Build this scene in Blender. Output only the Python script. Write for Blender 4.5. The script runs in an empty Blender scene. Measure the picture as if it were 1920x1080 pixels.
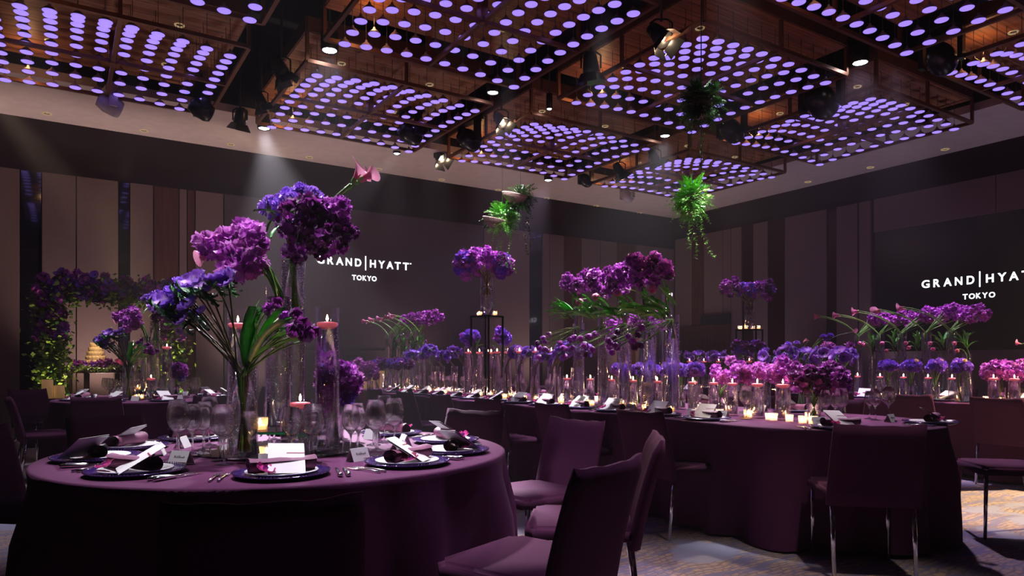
import bpy, bmesh, math, random
from mathutils import Vector, Matrix, Quaternion, Euler
random.seed(7)
R = random.random
def ru(a, b): return a + (b - a) * random.random()
PI = math.pi
SC = bpy.context.scene
COL = SC.collection
F = 1311.0; CX = 960.0; HY = 681.0; EYE = 1.14      # focal length and horizon in pixels of a 1920 wide frame, eye height
TH = math.radians(32.65)                            # the room is turned by this against the view
CT, ST = math.cos(TH), math.sin(TH)

# ------------------------------------------------------------------ camera, world, exposure
cam = bpy.data.cameras.new('camera'); co = bpy.data.objects.new('camera', cam); COL.objects.link(co)
cam.sensor_width = 36; cam.lens = F / 1920 * 36; cam.shift_y = (HY - 540) / 1920; cam.clip_start = 0.05; cam.clip_end = 100
co.location = (0, 0, EYE); co.rotation_euler = (PI / 2, 0, -TH); SC.camera = co
w = bpy.data.worlds.new('world'); SC.world = w; w.use_nodes = True
w.node_tree.nodes['Background'].inputs[0].default_value = (0.01, 0.008, 0.012, 1); w.node_tree.nodes['Background'].inputs[1].default_value = 1
hv = w.node_tree.nodes.new('ShaderNodeVolumeScatter'); hv.inputs['Density'].default_value = 0.0022; hv.inputs['Anisotropy'].default_value = 0.3   # thin stage haze
w.node_tree.links.new(hv.outputs[0], w.node_tree.nodes['World Output'].inputs['Volume'])
SC.view_settings.view_transform = 'Standard'; SC.view_settings.look = 'None'; SC.view_settings.exposure = 0.12; SC.view_settings.gamma = 1
SC.view_settings.use_curve_mapping = False
try:
    c = SC.cycles
    c.max_bounces = 10; c.diffuse_bounces = 3; c.glossy_bounces = 3; c.transmission_bounces = 8; c.transparent_max_bounces = 48
    c.volume_bounces = 0; c.caustics_reflective = False; c.caustics_refractive = False; c.sample_clamp_indirect = 4.0
    c.volume_step_rate = 4; c.use_denoising = True
except Exception: pass

# All positions below are worked out looking along +Y from the camera; link() and the lights turn them by -TH so the room's walls lie along the world axes
QT = Quaternion((0, 0, 1), -TH)
def RW(rx, ry, z=0.0):                               # room coordinates to world
    return Vector((rx * CT - ry * ST, rx * ST + ry * CT, z))
def PD(px, v, z=0.0): return Vector(((px - CX) / F * v, v, z))            # pixel column at depth v
def PZ(px, py, z): v = F * (EYE - z) / (py - HY); return Vector(((px - CX) / F * v, v, z))   # pixel on the level z
def PV(px, py, v): return Vector(((px - CX) / F * v, v, EYE - (py - HY) / F * v))            # pixel at depth v
def wall_b(px, ry=13.5):                             # room x of a pixel column on a plane of constant room y
    t = (px - CX) / F; v = ry / (CT - ST * t); u = t * v
    return u * CT + v * ST, v
def wall_r(px, rx=13.85):
    t = (px - CX) / F; v = rx / (CT * t + ST); u = t * v
    return -u * ST + v * CT, v

def spot(name, loc, target, power, color, angle, blend=0.5, size=0.09):
    l = bpy.data.lights.new(name, 'SPOT'); l.energy = power; l.color = color; l.spot_size = math.radians(angle); l.spot_blend = blend
    l.shadow_soft_size = size
    o = bpy.data.objects.new(name, l); COL.objects.link(o); o.location = QT @ Vector(loc)
    o.rotation_euler = (QT @ (Vector(target) - Vector(loc))).to_track_quat('-Z', 'Y').to_euler(); return o
def point(name, loc, power, color, size=0.05):
    l = bpy.data.lights.new(name, 'POINT'); l.energy = power; l.color = color; l.shadow_soft_size = size
    o = bpy.data.objects.new(name, l); COL.objects.link(o); o.location = QT @ Vector(loc); return o
WHITE = (0.95, 0.88, 1.0); PURP = (0.85, 0.62, 1.0); WARM = (1.0, 0.72, 0.45)
def LP(px, py, z): return PV(px, py, F * (z - EYE) / (HY - py)) + Vector((0, 0, -.05))
# stage downlights on the tables
spot('beam_light', LP(495, 241, 4.88), (-1.3, 5.0, 0.6), 13000, WHITE, 15, .3)
spot('beam_light', LP(618, 95, 4.93), (-0.9, 3.0, .9), 1800, WHITE, 20, .4)
spot('key_light', (-1.3, 3.75, 4.78), (-1.0, 3.1, .8), 1050, WHITE, 30, .6)
spot('key_light', (-3.2, 1.6, 4.7), (-1.1, 3.0, 1.35), 420, WHITE, 22, .6)
spot('key_light', (0.45, 3.2, 4.78), (0.3, 2.9, .4), 230, PURP, 44, .7)
spot('key_light', LP(924, 174, 4.88), RW(4.45, 6.8, .8), 1500, PURP, 34)
spot('key_light', LP(1028, 338, 4.9), RW(4.45, 8.9, .8), 1800, PURP, 34)
for ry, pw in ((3.4, 1150), (5.0, 1900), (6.8, 1200), (8.8, 1100), (10.3, 800)): spot('key_light', RW(4.6, ry + .5, 4.78), RW(4.45, ry, .8), pw, WHITE, 30, .7)
spot('key_light', LP(1247, 255, 4.88), RW(4.45, 5.2, .8), 2200, WHITE, 30)
spot('key_light', LP(1613, 118, 4.93), RW(4.7, 3.0, .8), 900, PURP, 34)
for ry, pw in ((2.4, 800), (4.2, 1500), (6.8, 700)): spot('key_light', RW(8.4, ry + .4, 4.78), RW(8.1, ry, .8), pw, PURP, 34, .7)
spot('key_light', LP(744, 288, 4.95), (-4.1, 8.0, .8), 1500, WHITE, 22)
spot('key_light', (-4.3, 7.9, 4.78), (-4.1, 8.0, .8), 550, WHITE, 32)
spot('warm_light', LP(1240, 78, 5.15), PV(1297, 372, 5.9), 900, WARM, 20)
spot('warm_light', LP(940, 238, 5.15), PV(942, 400, 8.46), 900, WARM, 20)
spot('warm_light', PV(1315, 383, 6.05) + Vector((0, -.02, .06)), PD(1290, 4.5, 0.5), 200, WARM, 120)
spot('beam_light', PV(-70, 110, 9.0), (-5.0, 9.8, 2.0), 8000, WARM, 16, .4)
spot('plant_fill', RW(4.2, 2.2, 4.7), PV(1297, 372, 5.9), 1000, WHITE, 10)  # added spot without a fixture, brightens the lower right fern
spot('plant_fill', RW(3.6, 5.6, 4.7), PV(942, 405, 8.46), 1000, WHITE, 10)  # likewise added, for the bright fern left of centre
spot('floor_light', RW(9.5, 1.2, 4.75), PD(1900, 6.2, 0), 4200, WARM, 36)
spot('floor_light', RW(3.0, 1.0, 4.75), PD(1480, 3.1, 0), 230, (1.0, .85, .85), 36)
spot('floor_light', (-4.5, 6.5, 4.75), PD(60, 5.5, 0), 350, WHITE, 40)
# unseen fill spots added along the wall foot brighten the panels and soffit
for rx, pw in ((-3.0, 60), (0.5, 60), (3.0, 40), (6.0, 30), (9.0, 25), (12.0, 25)):
    spot('wall_fill', RW(rx, 12.9, 0.15), RW(rx, 12.4, 5.0), pw * 4.6, (1.0, 0.74, 0.68), 100, 1.0, .15)
for ry, pw in ((10.5, 20), (7.5, 22), (4.5, 25), (1.5, 25)):
    spot('wall_fill', RW(13.1, ry, 0.15), RW(12.6, ry, 5.0), pw * 2.6, (0.85, 0.70, 1.0), 100, 1.0, .15)
for i, j in ((-1, 0), (0, 0), (1, 0), (2, 0), (-1, -1), (0, -1), (1, -1), (2, -1), (1, -2), (2, -2)):
    x, y = (1.055 + 0.915 * i) * 3.63, (2.725 + 0.915 * j) * 3.63
    point('cage_fill', RW(x - .9, y + .9, 4.98), 3, (1.0, 0.5, 0.2), .05)  # added warm points that brighten the wood; the cages hold no bulbs
spot('cake_fill', RW(wall_b(192, 12.3)[0] - .05, 11.9, 2.05), RW(wall_b(192, 12.3)[0] - .08, 12.55, 1.25), 45, (1.0, .75, .42), 50)  # unseen warm spot added to brighten the cake

spot('arch_light', RW(-.30, 11.75, .12), RW(-.15, 12.3, 1.0), 170, (1.0, .85, .4), 50, .8)
spot('arch_light', RW(.05, 11.9, .12), RW(-.15, 12.3, 1.3), 90, (1.0, .85, .4), 40, .8)
spot('arch_light', RW(1.30, 11.8, .12), RW(1.45, 12.3, 1.1), 170, (1.0, .85, .4), 50, .8)


# ------------------------------------------------------------------ materials
def mat(name, color=(0.5, 0.5, 0.5), rough=0.6, metal=0.0, emit=None, es=0.0, sheen=0.0, var=0.0, grain=None, bump=0.0, hue=0.0, spec=0.5, trans=0.0, coat=0.0):
    m = bpy.data.materials.new(name); m.use_nodes = True; nt = m.node_tree; b = nt.nodes['Principled BSDF']
    b.inputs['Base Color'].default_value = (*color, 1); b.inputs['Roughness'].default_value = rough; b.inputs['Metallic'].default_value = metal
    b.inputs['Specular IOR Level'].default_value = spec
    if sheen: b.inputs['Sheen Weight'].default_value = sheen; b.inputs['Sheen Roughness'].default_value = 0.4
    if coat: b.inputs['Coat Weight'].default_value = coat
    if emit: b.inputs['Emission Color'].default_value = (*emit, 1); b.inputs['Emission Strength'].default_value = es
    tc = nt.nodes.new('ShaderNodeTexCoord')
    if var or grain or bump:
        n = nt.nodes.new('ShaderNodeTexNoise'); n.inputs['Scale'].default_value = 6 if not grain else grain[3]; n.inputs['Detail'].default_value = 5
        mp = nt.nodes.new('ShaderNodeMapping'); nt.links.new(tc.outputs['Object'], mp.inputs['Vector']); nt.links.new(mp.outputs[0], n.inputs['Vector'])
        if grain: mp.inputs['Scale'].default_value = grain[:3]
    last = None
    if var:
        mx = nt.nodes.new('ShaderNodeMix'); mx.data_type = 'RGBA'
        mx.inputs['A'].default_value = (*[x * (1 - var) for x in color], 1); mx.inputs['B'].default_value = (*[min(1, x * (1 + var)) for x in color], 1)
        mr = nt.nodes.new('ShaderNodeMapRange'); mr.inputs[1].default_value = 0.35; mr.inputs[2].default_value = 0.65
        nt.links.new(n.outputs['Fac'], mr.inputs[0]); nt.links.new(mr.outputs[0], mx.inputs['Factor']); last = mx.outputs['Result']
    if hue:
        oi = nt.nodes.new('ShaderNodeObjectInfo'); hs = nt.nodes.new('ShaderNodeHueSaturation')
        a = nt.nodes.new('ShaderNodeMapRange'); a.inputs[3].default_value = 0.5 - hue; a.inputs[4].default_value = 0.5 + hue; nt.links.new(oi.outputs['Random'], a.inputs[0]); nt.links.new(a.outputs[0], hs.inputs['Hue'])
        a2 = nt.nodes.new('ShaderNodeMapRange'); a2.inputs[3].default_value = 1.35; a2.inputs[4].default_value = 0.6; nt.links.new(oi.outputs['Random'], a2.inputs[0]); nt.links.new(a2.outputs[0], hs.inputs['Value'])
        if last: nt.links.new(last, hs.inputs['Color'])
        else: hs.inputs['Color'].default_value = (*color, 1)
        last = hs.outputs[0]
    if last: nt.links.new(last, b.inputs['Base Color'])
    if bump:
        bp = nt.nodes.new('ShaderNodeBump'); bp.inputs['Strength'].default_value = bump; bp.inputs['Distance'].default_value = 0.01
        nt.links.new(n.outputs['Fac'], bp.inputs['Height']); nt.links.new(bp.outputs[0], b.inputs['Normal'])
    return m
def petal_mat(name, color, edge, hue=0.02):          # petals: light edge veins and thin translucency
    m = mat(name, color, 0.5, hue=hue, var=0.35, grain=(30, 30, 30, 1.5), sheen=0.2)
    nt = m.node_tree; b = nt.nodes['Principled BSDF']; out = nt.nodes['Material Output']
    tr = nt.nodes.new('ShaderNodeBsdfTranslucent'); tr.inputs[0].default_value = (*edge, 1)
    ms = nt.nodes.new('ShaderNodeMixShader'); ms.inputs[0].default_value = 0.22
    nt.links.new(b.outputs[0], ms.inputs[1]); nt.links.new(tr.outputs[0], ms.inputs[2]); nt.links.new(ms.outputs[0], out.inputs[0]); return m
def glass_mat(name, f0=0.04, tint=(1, 1, 1), rough=0.0, gloss=(1, 1, 1), power=4.0, maxr=0.9, refr=0.0, ior=1.33):   # thin clear glass: reflection grows toward grazing view over a clear body
    m = bpy.data.materials.new(name); m.use_nodes = True; nt = m.node_tree; nt.nodes.clear(); L = nt.links.new
    out = nt.nodes.new('ShaderNodeOutputMaterial'); ge = nt.nodes.new('ShaderNodeNewGeometry'); dt = nt.nodes.new('ShaderNodeVectorMath'); dt.operation = 'DOT_PRODUCT'
    L(ge.outputs['Normal'], dt.inputs[0]); L(ge.outputs['Incoming'], dt.inputs[1])
    def mt(op, a, b=None):
        n = nt.nodes.new('ShaderNodeMath'); n.operation = op
        if hasattr(a, 'is_linked'): L(a, n.inputs[0])
        else: n.inputs[0].default_value = a
        if b is not None: n.inputs[1].default_value = b
        return n.outputs[0]
    x = mt('ABSOLUTE', dt.outputs['Value']); x = mt('MULTIPLY', x, -1.0); x = mt('ADD', x, 1.0); x = mt('POWER', x, power); x = mt('MULTIPLY', x, maxr - f0); x = mt('ADD', x, f0)
    g = nt.nodes.new('ShaderNodeBsdfGlossy'); g.inputs['Roughness'].default_value = rough; g.inputs[0].default_value = (*gloss, 1)
    t = nt.nodes.new('ShaderNodeBsdfTransparent'); t.inputs[0].default_value = (*tint, 1); ms = nt.nodes.new('ShaderNodeMixShader')
    body = t.outputs[0]
    if refr:
        rf = nt.nodes.new('ShaderNodeBsdfRefraction'); rf.inputs['IOR'].default_value = ior; rf.inputs['Roughness'].default_value = 0.0; rf.inputs[0].default_value = (*tint, 1)
        m2 = nt.nodes.new('ShaderNodeMixShader'); m2.inputs[0].default_value = refr; L(t.outputs[0], m2.inputs[1]); L(rf.outputs[0], m2.inputs[2]); body = m2.outputs[0]
    L(x, ms.inputs[0]); L(body, ms.inputs[1]); L(g.outputs[0], ms.inputs[2]); L(ms.outputs[0], out.inputs[0]); return m

M = {}
M['cloth'] = mat('plum_cloth', (0.105, 0.028, 0.080), 0.9, spec=0.12, bump=0.15, grain=(1, 1, 1, 260))
M['chair'] = mat('plum_chair_fabric', (0.080, 0.021, 0.058), 0.9, spec=0.12, bump=0.1, grain=(1, 1, 1, 200))
M['chrome'] = mat('chrome', (0.8, 0.8, 0.82), 0.12, 1.0)
M['silver'] = mat('silver_cutlery', (0.85, 0.83, 0.85), 0.15, 1.0)
M['glass'] = glass_mat('clear_glass', 0.02, (0.99, 0.99, 0.995), 0.03, power=4.5, maxr=0.75)
M['crystal'] = glass_mat('crystal_glass', 0.06, (0.98, 0.98, 0.99), 0.04, power=3.0, refr=0.4, ior=1.35)
def real_glass(name):
    m = bpy.data.materials.new(name); m.use_nodes = True; nt = m.node_tree; nt.nodes.clear(); out = nt.nodes.new('ShaderNodeOutputMaterial'); g = nt.nodes.new('ShaderNodeBsdfGlass')
    g.inputs['IOR'].default_value = 1.16; g.inputs['Roughness'].default_value = 0.015; t = nt.nodes.new('ShaderNodeBsdfTransparent'); s = nt.nodes.new('ShaderNodeMixShader'); s.inputs[0].default_value = 0.75
    nt.links.new(t.outputs[0], s.inputs[1]); nt.links.new(g.outputs[0], s.inputs[2]); nt.links.new(s.outputs[0], out.inputs[0]); return m
M['cup'] = mat('frosted_cup', (0.9, 0.75, 0.65), 0.3)
_n = M['cup'].node_tree; _t = _n.nodes.new('ShaderNodeBsdfTransparent'); _l = _n.nodes.new('ShaderNodeBsdfTranslucent'); _l.inputs[0].default_value = (0.95, 0.8, 0.65, 1); _s = _n.nodes.new('ShaderNodeMixShader'); _s.inputs[0].default_value = 0.28
_n.links.new(_t.outputs[0], _s.inputs[1]); _n.links.new(_l.outputs[0], _s.inputs[2]); _n.links.new(_s.outputs[0], _n.nodes['Material Output'].inputs[0])
M['stemware'] = real_glass('stemware_glass')
M['water'] = glass_mat('water_body', 0.012, (0.975, 0.98, 0.985), 0.03, power=4.5, maxr=0.4, refr=0.55)
M['bubble'] = mat('bubble_shine', (0.9, 0.88, 0.95), 0.25, 0.0)
M['charger'] = mat('blue_violet_charger', (0.05, 0.015, 0.16), 0.15, 0.3, coat=0.6)
M['bead'] = mat('silver_bead', (0.7, 0.65, 0.8), 0.15, 1.0)
M['china'] = mat('white_china', (0.8, 0.8, 0.8), 0.2)
M['paper'] = mat('white_card', (0.66, 0.65, 0.65), 0.7)
M['band'] = mat('maroon_band', (0.25, 0.01, 0.04), 0.6)
M['ink'] = mat('grey_ink', (0.05, 0.04, 0.05), 0.8)
M['napkin'] = mat('plum_napkin', (0.16, 0.035, 0.095), 0.7, bump=0.1, grain=(1, 1, 1, 200))
M['wax'] = mat('glowing_pink_wax', (0.90, 0.15, 0.23), 0.45, emit=(1.0, 0.16, 0.2), es=0.28)  # emission puts the candle's glow into the wax colour
M['teawax'] = mat('glowing_pale_wax', (0.75, 0.5, 0.4), 0.5, emit=(1, 0.42, 0.15), es=2.2)  # wax emits by itself, standing in for the flame's light in the cup
M['flame'] = mat('flame', (1, 0.6, 0.2), 0.5, emit=(1, 0.6, 0.25), es=120)
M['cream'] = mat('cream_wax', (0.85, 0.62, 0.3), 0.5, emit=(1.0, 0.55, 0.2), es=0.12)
M['wick'] = mat('wick', (0.02, 0.02, 0.02), 0.9)
M['stem'] = mat('green_stem', (0.16, 0.36, 0.07), 0.45, hue=0.02)
M['brownstem'] = mat('brown_stem', (0.16, 0.12, 0.05), 0.5)
M['leaf'] = mat('green_leaf', (0.09, 0.36, 0.05), 0.35, hue=0.02, var=0.25)
M['darkleaf'] = mat('dark_leaf', (0.03, 0.13, 0.04), 0.5, hue=0.02)
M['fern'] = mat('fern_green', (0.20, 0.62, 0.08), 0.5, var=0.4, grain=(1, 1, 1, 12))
M['fernshaded'] = mat('fern_shaded', (0.04, 0.12, 0.03), 0.6, var=0.4, grain=(1, 1, 1, 12))  # darker copy of the fern green, shade put into the colour
M['archleaf'] = mat('arch_leaf', (0.20, 0.30, 0.05), 0.5, var=0.5, grain=(1, 1, 1, 9))
M['blue'] = petal_mat('blue_violet_petal', (0.26, 0.06, 0.60), (0.35, 0.15, 0.9))
M['violet'] = petal_mat('violet_petal', (0.31, 0.09, 0.60), (0.5, 0.25, 0.95))
M['magenta'] = petal_mat('magenta_petal', (0.66, 0.10, 0.66), (0.9, 0.35, 0.9))
M['stock'] = petal_mat('purple_petal', (0.36, 0.03, 0.42), (0.6, 0.1, 0.65))
M['dark'] = petal_mat('dark_plum_petal', (0.10, 0.008, 0.11), (0.35, 0.04, 0.35))
M['pink'] = petal_mat('rose_petal', (0.55, 0.08, 0.22), (0.9, 0.4, 0.55))
M['wine'] = petal_mat('crimson_orchid_petal', (0.30, 0.012, 0.10), (0.6, 0.05, 0.25))
M['rose'] = petal_mat('rose_orchid_petal', (0.50, 0.012, 0.17), (0.75, 0.08, 0.35))
M['centre'] = mat('black_anemone_centre', (0.01, 0.005, 0.02), 0.7)
M['mirror'] = mat('mirror', (0.55, 0.6, 0.6), 0.03, 1.0)
M['darkmirror'] = mat('dark_mirror', (0.10, 0.08, 0.10), 0.05, 1.0)
M['teal'] = mat('green_glass_edge', (0.02, 0.35, 0.25), 0.1, emit=(0.0, 0.3, 0.2), es=0.0)
M['bronze'] = mat('bronze_frame', (0.20, 0.085, 0.05), 0.4, 0.5)
M['black'] = mat('black_paint', (0.012, 0.011, 0.013), 0.5)
M['blackgloss'] = mat('black_metal', (0.02, 0.02, 0.022), 0.3, 0.5)
M['wood'] = mat('ceiling_wood', (0.30, 0.115, 0.045), 0.5, var=0.45, grain=(0.6, 14, 1, 2.2))
M['shade'] = mat('pendant_shade', (0.30, 0.22, 0.30), 0.4)
M['diff'] = mat('violet_diffuser', (0.5, 0.4, 0.8), 0.5, emit=(0.33, 0.22, 1.0), es=1.05)
M['lampwhite'] = mat('lit_lens_white', (1, 1, 1), 0.5, emit=(0.95, 0.93, 1.0), es=30)
M['lampwarm'] = mat('lit_lens_warm', (1, 0.9, 0.7), 0.5, emit=(1.0, 0.66, 0.36), es=4)
M['ringlamp'] = mat('dim_downlight_ring', (0.5, 0.4, 0.25), 0.3, 0.8, emit=(1.0, 0.7, 0.35), es=0.25)
M['whiteplastic'] = mat('white_casing', (0.42, 0.36, 0.42), 0.4)
M['soffit'] = mat('soffit_paint', (0.55, 0.45, 0.43), 0.8, var=0.05)
M['void'] = mat('black_ceiling_deck', (0.006, 0.006, 0.010), 0.8)
M['beige'] = mat('fabric_wall_panel', (0.20, 0.135, 0.125), 0.8, bump=0.05, grain=(1, 1, 1, 60), var=0.05)
M['brown'] = mat('brown_wood_panel', (0.10, 0.035, 0.025), 0.45, var=0.2, grain=(8, 8, 0.5, 3))
M['maroon'] = mat('maroon_slot', (0.035, 0.008, 0.010), 0.3)
M['slot'] = mat('dark_glass_slot', (0.012, 0.010, 0.018), 0.08, 0.0, coat=1.0)
M['screenback'] = mat('charcoal_screen', (0.085, 0.058, 0.066), 0.45)
M['screenblack'] = mat('black_screen', (0.006, 0.005, 0.008), 0.25)
M['wallbase'] = mat('dark_wall', (0.04, 0.03, 0.035), 0.8)
M['letters'] = mat('white_light_letters', (1, 1, 1), 0.5, emit=(0.9, 0.95, 1.0), es=2.2)
M['basket'] = mat('woven_saucer', (0.42, 0.30, 0.24), 0.7, bump=0.8, grain=(1, 1, 6, 30), var=0.3)
M['darkwood'] = mat('dark_side_table', (0.05, 0.03, 0.025), 0.4)
M['cake'] = mat('ivory_icing', (0.80, 0.58, 0.34), 0.5)
M['cable'] = mat('thin_cable', (0.08, 0.06, 0.07), 0.5)

def carpet():
    m = bpy.data.materials.new('patterned_carpet'); m.use_nodes = True; nt = m.node_tree; b = nt.nodes['Principled BSDF']; L = nt.links.new
    b.inputs['Roughness'].default_value = 0.95
    tc = nt.nodes.new('ShaderNodeTexCoord'); rot = nt.nodes.new('ShaderNodeMapping'); rot.inputs['Rotation'].default_value = (0, 0, 0.0); L(tc.outputs['Object'], rot.inputs[0])
    n1 = nt.nodes.new('ShaderNodeTexNoise'); n1.inputs['Scale'].default_value = 1.1; n1.inputs['Detail'].default_value = 6; L(rot.outputs[0], n1.inputs['Vector'])
    n2 = nt.nodes.new('ShaderNodeTexNoise'); n2.inputs['Scale'].default_value = 5; n2.inputs['Detail'].default_value = 8; n2.inputs['Roughness'].default_value = 0.7
    mp = nt.nodes.new('ShaderNodeMapping'); mp.inputs['Scale'].default_value = (0.5, 2.0, 1); L(rot.outputs[0], mp.inputs[0]); L(mp.outputs[0], n2.inputs['Vector'])
    add = nt.nodes.new('ShaderNodeVectorMath'); add.operation = 'MULTIPLY_ADD'; L(n1.outputs['Color'], add.inputs[0]); add.inputs[1].default_value = (0.5, 0.5, 0); L(rot.outputs[0], add.inputs[2])
    br = nt.nodes.new('ShaderNodeTexBrick'); br.inputs['Scale'].default_value = 6.5; br.inputs['Mortar Size'].default_value = 0.05; br.inputs['Mortar Smooth'].default_value = 0.4
    br.inputs['Color1'].default_value = (0.42, 0.29, 0.19, 1); br.inputs['Color2'].default_value = (0.30, 0.24, 0.22, 1); br.inputs['Mortar'].default_value = (0.20, 0.16, 0.16, 1)
    L(add.outputs[0], br.inputs['Vector'])
    cr = nt.nodes.new('ShaderNodeValToRGB'); cr.color_ramp.elements[0].position = 0.44; cr.color_ramp.elements[1].position = 0.52; L(n2.outputs['Fac'], cr.inputs[0])
    mx = nt.nodes.new('ShaderNodeMix'); mx.data_type = 'RGBA'; L(cr.outputs[0], mx.inputs['Factor']); mx.inputs['A'].default_value = (0.17, 0.16, 0.24, 1); L(br.outputs['Color'], mx.inputs['B'])
    cr2 = nt.nodes.new('ShaderNodeValToRGB'); cr2.color_ramp.elements[0].position = 0.56; cr2.color_ramp.elements[1].position = 0.60; L(n1.outputs['Fac'], cr2.inputs[0])
    mx2 = nt.nodes.new('ShaderNodeMix'); mx2.data_type = 'RGBA'; L(cr2.outputs[0], mx2.inputs['Factor']); L(mx.outputs['Result'], mx2.inputs['A']); mx2.inputs['B'].default_value = (0.26, 0.27, 0.36, 1)
    L(mx2.outputs['Result'], b.inputs['Base Color']); return m
M['carpet'] = carpet()

# ------------------------------------------------------------------ mesh builder
class MB:
    def __init__(s): s.v = []; s.f = []; s.m = []; s.mats = []
    def mi(s, m):
        m = M[m]
        if m not in s.mats: s.mats.append(m)
        return s.mats.index(m)
    def add(s, vs, fs, m, X=None):
        k = len(s.v); i = s.mi(m)
        s.v += [(X @ Vector(p))[:] for p in vs] if X is not None else [tuple(p) for p in vs]
        for f in fs: s.f.append(tuple(a + k for a in f)); s.m.append(i)
        return s
    def box(s, x0, x1, y0, y1, z0, z1, m, X=None):
        return s.add([(x0, y0, z0), (x1, y0, z0), (x1, y1, z0), (x0, y1, z0), (x0, y0, z1), (x1, y0, z1), (x1, y1, z1), (x0, y1, z1)],
                     [(3, 2, 1, 0), (4, 5, 6, 7), (0, 1, 5, 4), (1, 2, 6, 5), (2, 3, 7, 6), (3, 0, 4, 7)], m, X)
    def lathe(s, prof, n, m, X=None, close=False):
        vs = []; fs = []
        for r, z in prof:
            for k in range(n): a = 2 * PI * k / n; vs.append((r * math.cos(a), r * math.sin(a), z))
        P = len(prof)
        for j in range(P - 1):
            for k in range(n): k2 = (k + 1) % n; fs.append((j * n + k, j * n + k2, (j + 1) * n + k2, (j + 1) * n + k))
        if close: fs.append(tuple(range(n))[::-1]); fs.append(tuple((P - 1) * n + k for k in range(n)))
        return s.add(vs, fs, m, X)
    def tube(s, pts, r, m, n=6, X=None):
        pts = [Vector(p) for p in pts]; N = len(pts); rs = r if isinstance(r, (list, tuple)) else [r] * N
        vs = []; fs = []; t0 = (pts[1] - pts[0]).normalized(); up = Vector((0, 0, 1)) if abs(t0.z) < 0.9 else Vector((1, 0, 0))
        a = t0.cross(up).normalized()
        for i, p in enumerate(pts):
            t = (pts[min(i + 1, N - 1)] - pts[max(i - 1, 0)]).normalized(); a = (a - t * a.dot(t)).normalized(); b = t.cross(a)
            for k in range(n): q = 2 * PI * k / n; vs.append(p + (a * math.cos(q) + b * math.sin(q)) * rs[i])
        for i in range(N - 1):
            for k in range(n): k2 = (k + 1) % n; fs.append((i * n + k, i * n + k2, (i + 1) * n + k2, (i + 1) * n + k))
        fs.append(tuple(range(n))[::-1]); fs.append(tuple((N - 1) * n + k for k in range(n)))
        return s.add(vs, fs, m, X)
    def petal(s, L, W, m, X=None, th0=0.2, th1=1.2, cup=0.2, ruf=0.0, nu=3, nv=2, tip=1.0):
        vs = []; fs = []; y = z = 0.0; nvp = nv + 1
        for i in range(nu + 1):
            q = i / nu
            wd = W * (math.sin(PI * min(0.10 + 0.78 * q, 0.98)) ** 0.8) * (1 if q < 1 else tip)
            th = th0 + (th1 - th0) * q
            for j in range(nvp):
                t = -1 + 2 * j / nv
                rz = ruf * L * (R() - 0.5) * q * 2 + cup * W * t * t
                vs.append((t * wd, y - math.sin(th) * 0 + (R() - 0.5) * ruf * L * q * 0.5 + (-abs(t) * L * 0.12 if q == 1 else 0), z + rz))
            y += math.cos(th) * L / nu; z += math.sin(th) * L / nu
        for i in range(nu):
            for j in range(nv): a = i * nvp + j; fs.append((a, a + 1, a + nvp + 1, a + nvp))
        return s.add(vs, fs, m, X)
    def mesh(s, name, smooth=True, bevel=0):
        me = bpy.data.meshes.new(name); me.from_pydata(s.v, [], s.f)
        for m in s.mats: me.materials.append(m)
        me.polygons.foreach_set('material_index', s.m); me.polygons.foreach_set('use_smooth', [smooth] * len(s.f))
        if bevel:
            bm = bmesh.new(); bm.from_mesh(me); bmesh.ops.bevel(bm, geom=[e for e in bm.edges], offset=bevel, segments=2, affect='EDGES', profile=0.6); bm.to_mesh(me); bm.free()
        me.update(); return me

def link(name, me, parent=None, loc=(0, 0, 0), rot=None, scale=None, **p):
    o = bpy.data.objects.new(name, me); COL.objects.link(o)
    if parent is not None: o.parent = parent
    if parent is None:
        loc = QT @ Vector(loc); rot = QT @ (rot if isinstance(rot, Quaternion) else Euler(rot or (0, 0, 0)).to_quaternion())
        if abs(rot.x) + abs(rot.y) < 1e-6: rot = (0, 0, rot.to_euler().z)
    o.location = loc
    if rot is not None:
        if isinstance(rot, Quaternion): o.rotation_mode = 'QUATERNION'; o.rotation_quaternion = rot
        else: o.rotation_euler = rot
    if scale is not None: o.scale = (scale,) * 3 if not hasattr(scale, '__len__') else scale
    for k, x in p.items(): o[k] = x
    return o
def empty(name, loc, rz=0.0, **p):
    o = link(name, None, None, loc, (0, 0, rz), None, **p); o.empty_display_size = 0.05; return o
def tag(o, label, cat, group=None, kind=None):
    o['label'] = label; o['category'] = cat
    if group: o['group'] = group
    if kind: o['kind'] = kind
    return o
def copy_tree(o, parent=None):
    c = o.copy(); COL.objects.link(c)
    if parent is not None: c.parent = parent
    for ch in list(KIDS.get(o.name, o.children)): copy_tree(ch, c)
    return c
KIDS = {}
_cache = {}
def cached(key, fn):
    if key not in _cache: _cache[key] = fn()
    return _cache[key]
RZ = TH                                               # z rotation of things lined up with the room
ORD = ['nearest', 'second', 'third', 'fourth', 'fifth', 'sixth', 'seventh', 'eighth', 'ninth', 'tenth', 'eleventh', 'twelfth', 'thirteenth']
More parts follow.
